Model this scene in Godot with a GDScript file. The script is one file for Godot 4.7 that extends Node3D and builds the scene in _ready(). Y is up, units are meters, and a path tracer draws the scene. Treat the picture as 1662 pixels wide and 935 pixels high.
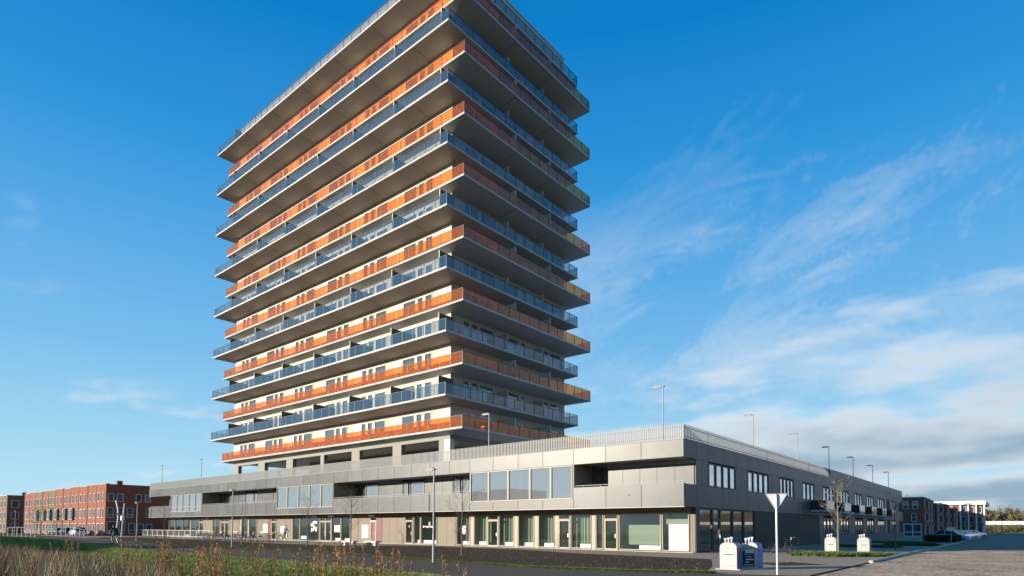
extends Node3D
# World axes: x runs left along the long sunlit street front of the low building, z runs away along its shaded side street,
# y is up; the origin is the low building's street corner on the ground.

var rng := RandomNumberGenerator.new()
var BOX := BoxMesh.new()
var M := {}
var ring_cache := {}
var names_used := {}

const SUN_TRAVEL := Vector3(-0.56, -0.19, 0.807)
const CAM := Vector3(-16.909, 1.7, -37.698)

func _ready() -> void:
	rng.seed = 7
	setup_view()
	setup_materials()
	build_ground()
	build_podium()
	build_tower()
	build_far_buildings()
	build_street_things()
	build_plants()
	build_cycles()

func setup_view() -> void:
	var c := Camera3D.new()
	c.name = "camera"
	var f := 986.788
	c.projection = Camera3D.PROJECTION_FRUSTUM
	c.near = 0.1
	c.far = 3000.0
	c.size = 0.1 * 935.0 / f
	c.frustum_offset = Vector2(0, (811.301 - 467.5) / f * 0.1)
	var a := deg_to_rad(39.965)
	var right := Vector3(-cos(a), 0, sin(a))
	var fwd := Vector3(sin(a), 0, cos(a))
	var b := Basis(right, Vector3.UP, -fwd)
	b = b * Basis(Vector3.RIGHT, 0.045) * Basis(Vector3.BACK, 0.003)
	c.transform = Transform3D(b, CAM)
	add_child(c)
	c.current = true
	var sun := DirectionalLight3D.new()
	sun.name = "sun"
	sun.light_energy = 1.6
	sun.light_color = Color(1.0, 0.95, 0.865)
	sun.light_angular_distance = 0.5
	sun.shadow_enabled = true
	add_child(sun)
	sun.look_at_from_position(Vector3(0, 60, 0), Vector3(0, 60, 0) + SUN_TRAVEL)
	var e := Environment.new()
	e.background_mode = Environment.BG_SKY
	e.tonemap_mode = Environment.TONE_MAPPER_LINEAR
	e.tonemap_exposure = 1.75
	e.background_energy_multiplier = 0.585
	e.sdfgi_enabled = true
	e.ssao_enabled = true
	e.ssil_enabled = true
	var sky := Sky.new()
	var pm := PanoramaSkyMaterial.new()
	pm.panorama = sky_picture()
	sky.sky_material = pm
	e.sky = sky
	var we := WorldEnvironment.new()
	we.name = "surroundings"
	we.environment = e
	add_child(we)

# air and clouds only; x = sin(2 pi u), z = -cos(2 pi u)
func sky_picture() -> ImageTexture:
	var W := 2048
	var H := 1024
	var data := PackedFloat32Array()
	data.resize(W * H * 3)
	var n1 := FastNoiseLite.new()
	n1.seed = 5
	n1.frequency = 0.55
	n1.fractal_octaves = 6
	n1.fractal_gain = 0.55
	var n2 := FastNoiseLite.new()
	n2.seed = 21
	n2.frequency = 0.12
	n2.fractal_octaves = 2
	var n3 := FastNoiseLite.new()
	n3.seed = 33
	n3.frequency = 1.3
	n3.fractal_octaves = 5
	n3.domain_warp_enabled = true
	n3.domain_warp_amplitude = 0.6
	n3.domain_warp_frequency = 0.7
	var stops := [0.0, 0.06, 0.14, 0.25, 0.4, 0.5, 0.64, 0.8, 1.0]
	var cols := [Vector3(0.52, 0.77, 0.89), Vector3(0.45, 0.73, 0.88), Vector3(0.33, 0.64, 0.86), Vector3(0.195, 0.505, 0.83), Vector3(0.09, 0.38, 0.765), Vector3(0.03, 0.3, 0.69), Vector3(0.004, 0.21, 0.58), Vector3(0.003, 0.16, 0.48), Vector3(0.003, 0.13, 0.42)]
	for j in H:
		var el := (0.5 - (j + 0.5) / H) * PI
		var y := sin(el)
		var base := Vector3(0.3, 0.3, 0.28)
		if y > 0:
			var k := 0
			while k < 7 and stops[k + 1] < y:
				k += 1
			base = cols[k].lerp(cols[k + 1], clampf((y - stops[k]) / (stops[k + 1] - stops[k]), 0, 1))
		var ce := cos(el)
		for i in W:
			var c := base
			if y > 0.0:
				var az := (i + 0.5) / W * TAU
				var dx := sin(az) * ce
				var dz := -cos(az) * ce
				# flat cloud deck seen in perspective
				var q := 1.0 / (y + 0.09)
				var px := dx * q
				var pz := dz * q
				var big := n2.get_noise_2d(px * 0.9 + 40.0, pz * 0.9)
				var d := n1.get_noise_3d(px * 0.75, pz * 0.75, 3.0)
				var low := clampf((0.33 - y) / 0.17, 0, 1)
				# the low bank lies towards +z and -x (down the side street), thin elsewhere
				var side := clampf(0.5 + 0.9 * (dz * 0.86 - dx * 0.55) / maxf(ce, 0.01) - 0.17, 0, 1)
				var cover := d * 0.95 + big * 0.3 - 0.56 + low * (0.16 + 0.9 * side)
				var a := clampf(cover * 2.6, 0, 1)
				a = a * a * (3 - 2 * a)
				# wisps of high cloud
				var wx := px * 0.8 + pz * 0.35
				var wz := pz * 0.45 - px * 0.2
				var w := n3.get_noise_3d(wx * 0.55, wz * 1.6, 9.0) * 0.75 + n1.get_noise_2d(wx * 0.6 + 7, wz * 0.9) * 0.55
				var wm := clampf(big * 0.8 - 0.3 + 1.15 * side, 0, 1) * clampf((0.62 - y) / 0.25, 0, 1) * clampf(y / 0.12, 0, 1)
				var wa := clampf((w + 0.03) * 1.7, 0, 1) * wm * 0.72
				c = c.lerp(Vector3(0.66, 0.76, 0.85), wa)
				# small stray puffs
				var pf := clampf((n1.get_noise_3d(px * 1.5 + 11.0, pz * 2.2, 20.0) - 0.24) * 3.2, 0, 1) * clampf((0.5 - y) / 0.2, 0, 1)
				c = c.lerp(Vector3(0.72, 0.8, 0.86), pf * 0.6)
				if a > 0.001:
					var thick := clampf(cover * 1.5 - 0.12, 0, 1)
					var lit := clampf(0.55 + 1.5 * (d - n1.get_noise_3d(px * 0.75 + 0.12, pz * 0.75 - 0.15, 3.25)), 0, 1)
					var cc := Vector3(0.78, 0.81, 0.83).lerp(Vector3(0.27, 0.39, 0.5), thick)
					cc = cc.lerp(cc * 1.18, lit * (1 - thick * 0.6))
					c = c.lerp(cc, a * 0.9)
			var o := (j * W + i) * 3
			data[o] = c.x
			data[o + 1] = c.y
			data[o + 2] = c.z
	return ImageTexture.create_from_image(Image.create_from_data(W, H, false, Image.FORMAT_RGBF, data.to_byte_array()))

# ---------- materials ----------
func srgb(r: float, g: float, b: float, a := 1.0) -> Color:
	var c := Color(r, g, b).linear_to_srgb()
	c.a = a
	return c

func mat(key: String, r: float, g: float, b: float, rough := 0.8, metal := 0.0) -> StandardMaterial3D:
	var m := StandardMaterial3D.new()
	m.resource_name = key
	m.albedo_color = srgb(r, g, b)
	m.roughness = rough
	m.metallic = metal
	M[key] = m
	return m

func noise_tex(freq: float, octaves: int, dark: Color, light: Color, sd: int, size := 512, kind := FastNoiseLite.TYPE_SIMPLEX_SMOOTH) -> ImageTexture:
	var n := FastNoiseLite.new()
	n.noise_type = kind
	n.frequency = freq
	n.fractal_octaves = octaves
	n.fractal_gain = 0.6
	n.seed = sd
	var g := n.get_seamless_image(size, size)
	g.convert(Image.FORMAT_L8)
	var src := g.get_data()
	var out := PackedByteArray()
	out.resize(size * size * 3)
	for i in size * size:
		var c := dark.lerp(light, src[i] / 255.0).linear_to_srgb()
		out[i * 3] = int(clampf(c.r, 0, 1) * 255)
		out[i * 3 + 1] = int(clampf(c.g, 0, 1) * 255)
		out[i * 3 + 2] = int(clampf(c.b, 0, 1) * 255)
	return ImageTexture.create_from_image(Image.create_from_data(size, size, false, Image.FORMAT_RGB8, out))

func textured(key: String, t: Texture2D, scale: float, rough := 0.9, bump: Texture2D = null, depth := 1.0) -> StandardMaterial3D:
	var m := StandardMaterial3D.new()
	m.resource_name = key
	m.albedo_texture = t
	m.uv1_triplanar = true
	m.uv1_world_triplanar = true
	m.uv1_scale = Vector3.ONE * scale
	m.roughness = rough
	if bump:
		m.heightmap_enabled = true
		m.heightmap_texture = bump
		m.heightmap_scale = depth
	M[key] = m
	return m

func glass(key: String, r: float, g: float, b: float, alpha: float, metal := 0.0, rough := 0.02) -> StandardMaterial3D:
	var m := mat(key, r, g, b, rough, metal)
	m.transparency = BaseMaterial3D.TRANSPARENCY_ALPHA
	m.albedo_color.a = alpha
	return m

func setup_materials() -> void:
	var fine := noise_tex(0.03, 5, Color(0, 0, 0), Color(1, 1, 1), 3)
	# surfaces of the ground
	textured("paving", noise_tex(0.02, 5, Color(0.27, 0.205, 0.14), Color(0.45, 0.355, 0.255), 11), 0.21, 0.9, fine, 0.6)
	textured("asphalt", noise_tex(0.05, 5, Color(0.09, 0.073, 0.056), Color(0.16, 0.132, 0.105), 12), 0.3, 0.85, fine, 0.8)
	textured("soil", noise_tex(0.03, 6, Color(0.03, 0.021, 0.013), Color(0.14, 0.105, 0.07), 13), 0.35, 0.95, fine, 6.0)
	textured("grass_ground", noise_tex(0.03, 5, Color(0.08, 0.12, 0.02), Color(0.21, 0.26, 0.05), 14), 0.3, 0.95, fine, 3.0)
	textured("meadow", noise_tex(0.02, 4, Color(0.05, 0.06, 0.02), Color(0.13, 0.12, 0.05), 15), 0.05, 0.95)
	textured("road_joint", noise_tex(0.03, 5, Color(0.2, 0.15, 0.11), Color(0.36, 0.275, 0.2), 16), 0.25, 0.9)
	textured("concrete", noise_tex(0.02, 5, Color(0.4, 0.39, 0.36), Color(0.52, 0.51, 0.48), 17), 0.22, 0.85)
	for k in ["paving", "asphalt", "soil", "grass_ground", "meadow", "road_joint"]:
		M[k].metallic_specular = 0.15
	# brick walls seen from far away: only tone varies
	for spec in [["brick_red", Color(0.17, 0.048, 0.026), Color(0.29, 0.1, 0.056), 21], ["brick_brown", Color(0.12, 0.075, 0.045), Color(0.21, 0.135, 0.085), 22]]:
		textured(spec[0], noise_tex(0.08, 4, spec[1], spec[2], spec[3], 256), 0.35, 0.9)
	# tower
	mat("slab_white", 0.44, 0.42, 0.39, 0.65)
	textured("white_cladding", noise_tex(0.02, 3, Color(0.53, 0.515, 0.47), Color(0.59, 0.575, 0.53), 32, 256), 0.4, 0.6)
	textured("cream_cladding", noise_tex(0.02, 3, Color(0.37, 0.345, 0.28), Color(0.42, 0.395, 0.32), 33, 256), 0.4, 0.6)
	mat("base_grey", 0.23, 0.225, 0.2, 0.7)
	mat("frame_cream", 0.48, 0.45, 0.37, 0.5)
	mat("rail_dark", 0.035, 0.035, 0.06, 0.5)
	mat("divider", 0.11, 0.09, 0.06, 0.8)
	var og := mat("orange_glass", 0.98, 0.3, 0.042, 0.03)
	og.transparency = BaseMaterial3D.TRANSPARENCY_ALPHA
	og.albedo_color.a = 0.13
	og.refraction_enabled = true
	og.refraction_scale = 0.05
	glass("blue_glass", 0.045, 0.1, 0.17, 0.32)
	mat("tower_window", 0.16, 0.2, 0.25, 0.04, 0.55)
	# low building
	var ct := noise_tex(0.01, 4, Color(0.062, 0.067, 0.072), Color(0.092, 0.099, 0.105), 41)
	for k in 4:
		var cm := textured("metal_cladding" if k == 0 else "metal_cladding_%d" % k, ct, 0.12, [0.4, 0.392, 0.41, 0.402][k])
		cm.metallic_specular = 0.42
		cm.albedo_color = Color.WHITE * [0.97, 0.93, 1.0, 0.9][k]
		cm.albedo_color.a = 1.0
	textured("bronze_cladding", noise_tex(0.01, 4, Color(0.115, 0.088, 0.055), Color(0.15, 0.116, 0.075), 42), 0.12, 0.55)
	mat("slat_metal", 0.22, 0.22, 0.218, 0.55)
	mat("ceiling_paint", 0.3, 0.29, 0.27, 0.8)
	mat("frame_bronze", 0.28, 0.235, 0.165, 0.5)
	mat("frame_dark", 0.03, 0.035, 0.045, 0.5)
	glass("shop_glass", 0.06, 0.1, 0.08, 0.07)
	glass("mirror_glass", 0.42, 0.46, 0.5, 0.2, 0.6)
	glass("street_glass", 0.85, 0.88, 0.9, 0.25, 0.75)
	mat("far_glass", 0.06, 0.08, 0.1, 0.05, 0.3)
	mat("curtain", 0.22, 0.28, 0.22, 0.9)
	mat("blind_white", 0.7, 0.74, 0.7, 0.8)
	mat("radiator_white", 0.78, 0.78, 0.76, 0.5)
	mat("room_wall", 0.5, 0.52, 0.48, 0.9)
	mat("room_floor", 0.16, 0.14, 0.12, 0.7)
	mat("door_red", 0.12, 0.02, 0.015, 0.5)
	mat("garage_green", 0.035, 0.06, 0.06, 0.5, 0.3)
	mat("plinth", 0.16, 0.13, 0.14, 0.85)
	mat("chrome", 0.6, 0.6, 0.6, 0.3, 0.9)
	mat("paper_white", 0.8, 0.8, 0.78, 0.8)
	mat("paper_purple", 0.36, 0.27, 0.5, 0.8)
	mat("paper_cyan", 0.3, 0.62, 0.7, 0.7)
	mat("letter_white", 0.85, 0.85, 0.85, 0.7)
	mat("balcony_dark", 0.02, 0.022, 0.03, 0.4)
	# street things
	mat("pole_grey", 0.3, 0.3, 0.3, 0.5)
	mat("lamp_head", 0.16, 0.16, 0.16, 0.5)
	mat("white_paint", 0.58, 0.58, 0.56, 0.5)
	mat("sign_back", 0.55, 0.55, 0.55, 0.5, 0.3)
	mat("black_rubber", 0.015, 0.015, 0.016, 0.7)
	mat("black_metal", 0.02, 0.02, 0.022, 0.4)
	textured("bin_face", noise_tex(0.05, 5, Color(0.26, 0.26, 0.25), Color(0.5, 0.49, 0.47), 51, 256), 0.8, 0.5)
	mat("bin_blue", 0.03, 0.12, 0.42, 0.4)
	textured("bin_side", noise_tex(0.02, 3, Color(0.03, 0.07, 0.18), Color(0.16, 0.2, 0.28), 52, 256), 1.2, 0.3)
	mat("kerb_stone", 0.36, 0.35, 0.33, 0.85)
	mat("bark", 0.13, 0.1, 0.065, 0.9)
	mat("pale_bark", 0.24, 0.2, 0.125, 0.9)
	for k in [["car_silver", 0.42, 0.43, 0.45], ["car_black", 0.02, 0.02, 0.025], ["car_blue", 0.03, 0.06, 0.16], ["car_white", 0.7, 0.7, 0.7], ["car_grey", 0.12, 0.125, 0.13]]:
		var m := mat(k[0], k[1], k[2], k[3], 0.3, 0.3)
		m.clearcoat_enabled = true
		m.clearcoat = 1.0
		m.clearcoat_roughness = 0.05
	mat("car_glass", 0.02, 0.025, 0.03, 0.03)
	mat("skin", 0.42, 0.26, 0.19, 0.7)
	mat("hivis_green", 0.2, 0.6, 0.05, 0.8)
	mat("cloth_dark", 0.02, 0.022, 0.03, 0.9)
	mat("cloth_white", 0.7, 0.7, 0.68, 0.9)
	mat("hair_dark", 0.03, 0.02, 0.012, 0.8)
	mat("crate_yellow", 0.75, 0.4, 0.03, 0.5)
	mat("bench_wood", 0.3, 0.25, 0.2, 0.8)
	var lf := mat("leafy", 1, 1, 1, 0.8)
	lf.vertex_color_use_as_albedo = true
	lf.backlight_enabled = true
	lf.backlight = Color(0.35, 0.35, 0.3)
	var pv := mat("paver", 1, 1, 1, 0.85)
	pv.vertex_color_use_as_albedo = true
	pv.metallic_specular = 0.15
	var tn := mat("tinted", 1, 1, 1, 0.9)
	tn.vertex_color_use_as_albedo = true

# ---------- helpers ----------
func numbered(called: String) -> String:
	if not names_used.has(called):
		names_used[called] = 0
		return called
	names_used[called] += 1
	return "%s_%03d" % [called, names_used[called]]

func thing(called: String, label: String, category: String, at := Vector3.ZERO, turn := 0.0, group := "") -> Node3D:
	var o := Node3D.new()
	o.name = numbered(called)
	o.position = at
	o.rotation.y = turn
	add_child(o)
	tag(o, label, category, group)
	return o

func tag(o: Node, label: String, category: String, group := "") -> void:
	o.set_meta("label", label)
	o.set_meta("category", category)
	if group:
		o.set_meta("group", group)

func put(parent: Node, called: String, mesh: Mesh, m: Material, at := Vector3.ZERO, turn := 0.0) -> MeshInstance3D:
	var o := MeshInstance3D.new()
	o.mesh = mesh
	o.material_override = m
	o.position = at
	o.rotation.y = turn
	o.name = numbered(called) if parent == self else called
	parent.add_child(o, true)
	return o

# a box piece: centre and size
func piece(parent: Node, called: String, m: Material, c: Vector3, s: Vector3) -> MeshInstance3D:
	var o := put(parent, called, BOX, m, c)
	o.scale = s
	return o

# a box piece from low corner to high corner
func block(parent: Node, called: String, m: Material, a: Vector3, b: Vector3) -> MeshInstance3D:
	return piece(parent, called, m, (a + b) / 2, (b - a).abs())

func mb() -> SurfaceTool:
	var st := SurfaceTool.new()
	st.begin(Mesh.PRIMITIVE_TRIANGLES)
	return st

func quad(st: SurfaceTool, a: Vector3, b: Vector3, c: Vector3, d: Vector3) -> void:
	var n := (c - a).cross(b - a).normalized()
	for p in [a, b, c, a, c, d]:
		st.set_normal(n)
		st.add_vertex(p)

func tri(st: SurfaceTool, a: Vector3, b: Vector3, c: Vector3) -> void:
	var n := (c - a).cross(b - a).normalized()
	for p in [a, b, c]:
		st.set_normal(n)
		st.add_vertex(p)

# box in a frame t
func bx(st: SurfaceTool, c: Vector3, s: Vector3, t := Transform3D()) -> void:
	var h := s / 2
	var p := []
	for i in 8:
		p.append(t * (c + Vector3(h.x if i & 1 else -h.x, h.y if i & 2 else -h.y, h.z if i & 4 else -h.z)))
	for f in [[0, 2, 3, 1], [4, 5, 7, 6], [0, 1, 5, 4], [2, 6, 7, 3], [0, 4, 6, 2], [1, 3, 7, 5]]:
		quad(st, p[f[3]], p[f[2]], p[f[1]], p[f[0]])

func bar(st: SurfaceTool, a: Vector3, b: Vector3, ra: float, rb := -1.0, sides := 6) -> void:
	if rb < 0:
		rb = ra
	var ax := (b - a).normalized()
	var u := ax.cross(Vector3.UP if absf(ax.y) < 0.9 else Vector3.RIGHT).normalized()
	var v := ax.cross(u)
	for i in sides:
		var p := TAU * i / sides
		var q := TAU * (i + 1) / sides
		var d0 := u * cos(p) + v * sin(p)
		var d1 := u * cos(q) + v * sin(q)
		var vs := [a + d0 * ra, b + d0 * rb, b + d1 * rb, a + d0 * ra, b + d1 * rb, a + d1 * ra]
		var ns := [d0, d0, d1, d0, d1, d1]
		for k in 6:
			st.set_normal(ns[k])
			st.add_vertex(vs[k])
		tri(st, b, b + d1 * rb, b + d0 * rb)

func path_tube(st: SurfaceTool, pts: Array, r: float, sides := 6) -> void:
	for i in pts.size() - 1:
		bar(st, pts[i], pts[i + 1], r, r, sides)

func wheel_ring(st: SurfaceTool, c: Vector3, R: float, r: float, axis: Vector3, n := 20, m := 5) -> void:
	var u := axis.cross(Vector3.UP).normalized()
	var v := axis.cross(u).normalized()
	for i in n:
		var a0 := TAU * i / n
		var a1 := TAU * (i + 1) / n
		for j in m:
			var b0 := TAU * j / m
			var b1 := TAU * (j + 1) / m
			var P := []
			for ab in [[a0, b0], [a0, b1], [a1, b1], [a1, b0]]:
				var rad: Vector3 = u * cos(ab[0]) + v * sin(ab[0])
				P.append(c + rad * (R + r * cos(ab[1])) + axis * r * sin(ab[1]))
			quad(st, P[0], P[1], P[2], P[3])

# flat sheet from a polygon of (x, z)
func sheet(poly: Array, y: float) -> ArrayMesh:
	var p := PackedVector2Array(poly)
	var st := mb()
	var t := Geometry2D.triangulate_polygon(p)
	for k in range(0, t.size(), 3):
		var a := Vector3(p[t[k]].x, y, p[t[k]].y)
		var b := Vector3(p[t[k + 1]].x, y, p[t[k + 1]].y)
		var c := Vector3(p[t[k + 2]].x, y, p[t[k + 2]].y)
		if (c - a).cross(b - a).y > 0:
			tri(st, a, b, c)
		else:
			tri(st, a, c, b)
	return st.commit()

func structure(called: String, mesh: Mesh, m: Material) -> MeshInstance3D:
	var o := put(self, called, mesh, m)
	o.set_meta("kind", "structure")
	return o

# window frame ring w x h in its own plane, z outward; bars = fractions across, cross = fractions up
func ring(w: float, h: float, fw: float, depth: float, bars: Array, cross: Array) -> ArrayMesh:
	var key := "%.3f %.3f %.3f %.3f %s %s" % [w, h, fw, depth, bars, cross]
	if not ring_cache.has(key):
		var st := mb()
		bx(st, Vector3(0, h / 2 - fw / 2, 0), Vector3(w, fw, depth))
		bx(st, Vector3(0, -h / 2 + fw / 2, 0), Vector3(w, fw, depth))
		bx(st, Vector3(-w / 2 + fw / 2, 0, 0), Vector3(fw, h - 2 * fw, depth))
		bx(st, Vector3(w / 2 - fw / 2, 0, 0), Vector3(fw, h - 2 * fw, depth))
		for b in bars:
			bx(st, Vector3(-w / 2 + w * b, 0, 0), Vector3(fw, h - 2 * fw, depth * 0.9))
		for b in cross:
			bx(st, Vector3(0, -h / 2 + h * b, 0), Vector3(w - 2 * fw, fw, depth * 0.8))
		ring_cache[key] = st.commit()
	return ring_cache[key]

# side "z" looks towards -z (street front), side "x" towards -x (side street); at = middle of the opening on the wall plane
func window(parent: Node, side: String, at: Vector3, w: float, h: float, fm: Material, gm: Material, fw := 0.07, bars := [], cross := [], called := "window", depth := 0.14) -> Node3D:
	var o := Node3D.new()
	o.name = called
	o.position = at
	o.rotation.y = PI if side == "z" else -PI / 2
	parent.add_child(o, true)
	put(o, "frame", ring(w, h, fw, depth, bars, cross), fm)
	piece(o, "pane", gm, Vector3(0, 0, -0.01), Vector3(w - 2 * fw + 0.01, h - 2 * fw + 0.01, 0.012))
	return o

func lin(a: Array, i: float) -> float:
	var k := clampi(int(i), 0, a.size() - 2)
	return lerpf(a[k], a[k + 1], i - k)

# ---------- ground ----------
const PATH_FAR := [[125, -8.3], [117, -8.6], [80, -11.2], [55, -13.7], [35, -16.6], [27, -15.4], [15, -15.6], [4.8, -17.2], [-1.2, -17.6], [-4.9, -16.9], [-8.2, -15.5], [-11.2, -14.2]]
const PATH_NEAR := [[125, -14.5], [95, -16.5], [63, -18.7], [44, -20.6], [31, -21.8], [19, -22.8], [12.7, -22.9], [6, -23.1], [0.4, -23.6], [-11.2, -25.5]]

func near_edge(x: float) -> float:
	for i in PATH_NEAR.size() - 1:
		if x <= PATH_NEAR[i][0] and x >= PATH_NEAR[i + 1][0]:
			var a: Array = PATH_NEAR[i]
			var b: Array = PATH_NEAR[i + 1]
			return lerpf(a[1], b[1], (a[0] - x) / (a[0] - b[0]))
	return -25.5 if x < 0 else -14.5

# the verge between path and ditch: a low bank with a hollow
func verge_height(x: float, z: float, n: FastNoiseLite) -> float:
	var edge := near_edge(x)
	var d := edge - z
	var rise := 0.16 * smoothstep(0.0, 2.0, d) - 0.75 * smoothstep(5.5, 9.0, d)
	var hx := (x - 35.0) / 10.0
	var hz := (z + 26.0) / 2.6
	rise -= 0.75 * exp(-(hx * hx + hz * hz)) * smoothstep(0.3, 1.8, d)
	var cx := (x - 50.0) / 8.0
	var cz := (z + 24.0) / 2.5
	rise += 0.3 * exp(-(cx * cx + cz * cz)) * smoothstep(0.2, 1.5, d)
	return rise + n.get_noise_2d(x, z) * 0.1 * smoothstep(0.0, 1.0, d) + 0.012

func build_ground() -> void:
	var g := mb()
	quad(g, Vector3(-1400, -0.06, -700), Vector3(-1400, -0.06, 2400), Vector3(1400, -0.06, 2400), Vector3(1400, -0.06, -700))
	structure("ground", g.commit(), M.meadow)
	structure("pavement", sheet([Vector2(126, 40), Vector2(126, -9), Vector2(80, -12), Vector2(30, -18), Vector2(-11.0, -16.5), Vector2(-11.0, 240), Vector2(60, 240), Vector2(60, 40)], -0.004), M.paving)
	var pp := []
	for q in PATH_FAR:
		pp.append(Vector2(q[0], q[1]))
	for i in range(PATH_NEAR.size() - 1, -1, -1):
		pp.append(Vector2(PATH_NEAR[i][0], PATH_NEAR[i][1]))
	structure("path", sheet(pp, 0.004), M.asphalt)
	# side street of clay pavers; each near paver is a piece of its own
	structure("road", sheet([Vector2(-11.2, -60), Vector2(-11.2, 420), Vector2(-25, 420), Vector2(-25, 30), Vector2(-60, 30), Vector2(-60, -60)], -0.012), M.road_joint)
	var pm := BoxMesh.new()
	pm.size = Vector3(0.094, 0.03, 0.2)
	pm.material = M.paver
	var spots := []
	var x := -11.3
	var r := 0
	while x > -27.0:
		var z := -19.0 + (0.1 if r % 2 else 0.0)
		while z < 22.0:
			if z < 6.0 or (x > -23):
				spots.append(Vector3(x, 0, z))
			z += 0.2055
		x -= 0.0995
		r += 1
	var mm := MultiMesh.new()
	mm.transform_format = MultiMesh.TRANSFORM_3D
	mm.use_colors = true
	mm.mesh = pm
	mm.instance_count = spots.size()
	var wear := FastNoiseLite.new()
	wear.seed = 4
	wear.frequency = 0.25
	wear.fractal_octaves = 3
	for i in spots.size():
		var p: Vector3 = spots[i]
		mm.set_instance_transform(i, Transform3D(Basis(Vector3.UP, rng.randf_range(-0.02, 0.02)), Vector3(p.x, -0.012 + rng.randf_range(-0.002, 0.002), p.z)))
		var t := 0.82 + 0.3 * wear.get_noise_2d(p.x, p.z) + rng.randf_range(-0.22, 0.22)
		mm.set_instance_color(i, Color(0.5 * t, 0.375 * t, 0.265 * t))
	var pi := MultiMeshInstance3D.new()
	pi.name = "road_pavers"
	pi.multimesh = mm
	pi.set_meta("kind", "stuff")
	tag(pi, "brown clay pavers laid in rows across the side street", "pavers")
	add_child(pi)
	# kerb along the street, in stones
	var kerb := Node3D.new()
	kerb.name = "kerb"
	kerb.set_meta("kind", "structure")
	add_child(kerb)
	var kz := -3.0
	while kz < 100.0:
		block(kerb, "kerb_stone", M.kerb_stone, Vector3(-11.2, -0.05, kz), Vector3(-11.02, 0.1, kz + 0.985))
		kz += 1.0
	# beds of bare soil
	var n := FastNoiseLite.new()
	n.seed = 8
	n.frequency = 0.9
	n.fractal_octaves = 4
	var bed := [Vector2(87, -3.4), Vector2(60, -4.6), Vector2(40, -6.2), Vector2(30, -6.0), Vector2(24, -1.3), Vector2(12, -1.9), Vector2(4.7, -4.6), Vector2(-2, -5.2), Vector2(-4, -5.6), Vector2(-6.4, -11.5), Vector2(-7.4, -14.6), Vector2(-4.9, -16.5), Vector2(-1, -17.2), Vector2(5, -16.8), Vector2(15, -15.1), Vector2(27, -14.9), Vector2(35, -16.0), Vector2(55, -13.2), Vector2(80, -10.7), Vector2(87, -9.8)]
	soil_bed("soil_bed", "broad bed of bare dark soil in front of the shop windows", bed, n, 0.5)
	soil_bed("soil_bed", "small patch of bare soil behind the litter containers", [Vector2(-8.4, -8.8), Vector2(-9.9, -6.6), Vector2(-8.2, -5.6), Vector2(-6.6, -7.4)], n, 0.3)
	# verge of grass
	var vn := FastNoiseLite.new()
	vn.seed = 15
	vn.frequency = 0.35
	var st := mb()
	var nx := 150
	var nz := 30
	var P := []
	for i in nx + 1:
		var vx := -14.0 + 134.0 * i / nx
		var row := []
		for j in nz + 1:
			var vz := lerpf(near_edge(vx) + 0.05, -46.0, pow(j / float(nz), 1.2))
			row.append(Vector3(vx, verge_height(vx, vz, vn), vz))
		P.append(row)
	for i in nx:
		for j in nz:
			st.set_smooth_group(0)
			for q in [P[i][j], P[i][j + 1], P[i + 1][j + 1], P[i][j], P[i + 1][j + 1], P[i + 1][j]]:
				st.add_vertex(q)
	st.index()
	st.generate_normals()
	structure("grass_verge", st.commit(), M.grass_ground)

func soil_bed(called: String, label: String, poly: Array, n: FastNoiseLite, cell: float) -> void:
	var p2 := PackedVector2Array(poly)
	var o := put(self, called, sheet(poly, 0.008), M.soil)
	tag(o, label, "soil bed")
	o.set_meta("kind", "structure")
	# clods
	var st := mb()
	for k in 8:
		var a := TAU * k / 8
		var b := TAU * (k + 1) / 8
		var ra := 0.5 * (1.0 + 0.35 * sin(k * 2.3))
		var rb := 0.5 * (1.0 + 0.35 * sin((k + 1) % 8 * 2.3))
		var A := Vector3(cos(a) * ra, 0, sin(a) * ra)
		var B := Vector3(cos(b) * rb, 0, sin(b) * rb)
		var A2 := A * 0.62 + Vector3(0, 0.32, 0)
		var B2 := B * 0.62 + Vector3(0, 0.3, 0)
		quad(st, A, A2, B2, B)
		tri(st, A2, Vector3(0.05, 0.42, 0.02), B2)
	var mesh := st.commit()
	mesh.surface_set_material(0, M.tinted)
	var lo := Vector2(1e9, 1e9)
	var hi := -lo
	for q in p2:
		lo = lo.min(q)
		hi = hi.max(q)
	var at := []
	var count := int((hi.x - lo.x) * (hi.y - lo.y) * 9.0)
	for i in count:
		var q := Vector2(rng.randf_range(lo.x, minf(hi.x, 60.0)), rng.randf_range(lo.y, hi.y))
		if Geometry2D.is_point_in_polygon(q, p2) and n.get_noise_2d(q.x, q.y) > -0.25:
			at.append(q)
	var mm := MultiMesh.new()
	mm.transform_format = MultiMesh.TRANSFORM_3D
	mm.use_colors = true
	mm.mesh = mesh
	mm.instance_count = at.size()
	for i in at.size():
		var s := 0.025 + 0.085 * pow(rng.randf(), 2.0)
		mm.set_instance_transform(i, Transform3D(Basis(Vector3.UP, rng.randf() * TAU).scaled(Vector3(s, s * rng.randf_range(0.6, 1.2), s)), Vector3(at[i].x, 0.0, at[i].y)))
		var t := rng.randf_range(0.7, 1.25)
		mm.set_instance_color(i, Color(0.085 * t, 0.058 * t, 0.037 * t))
	var mi := MultiMeshInstance3D.new()
	mi.name = "clods"
	mi.multimesh = mm
	mi.set_meta("kind", "stuff")
	o.add_child(mi)

# ---------- low building ----------
const Y1 := 3.10
const Y2 := 4.62
const Y3 := 6.39
const Y4 := 7.55
const Y5 := 8.56
const PL := 91.4
const PW := 95.4
const DECK := 6.7

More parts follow.
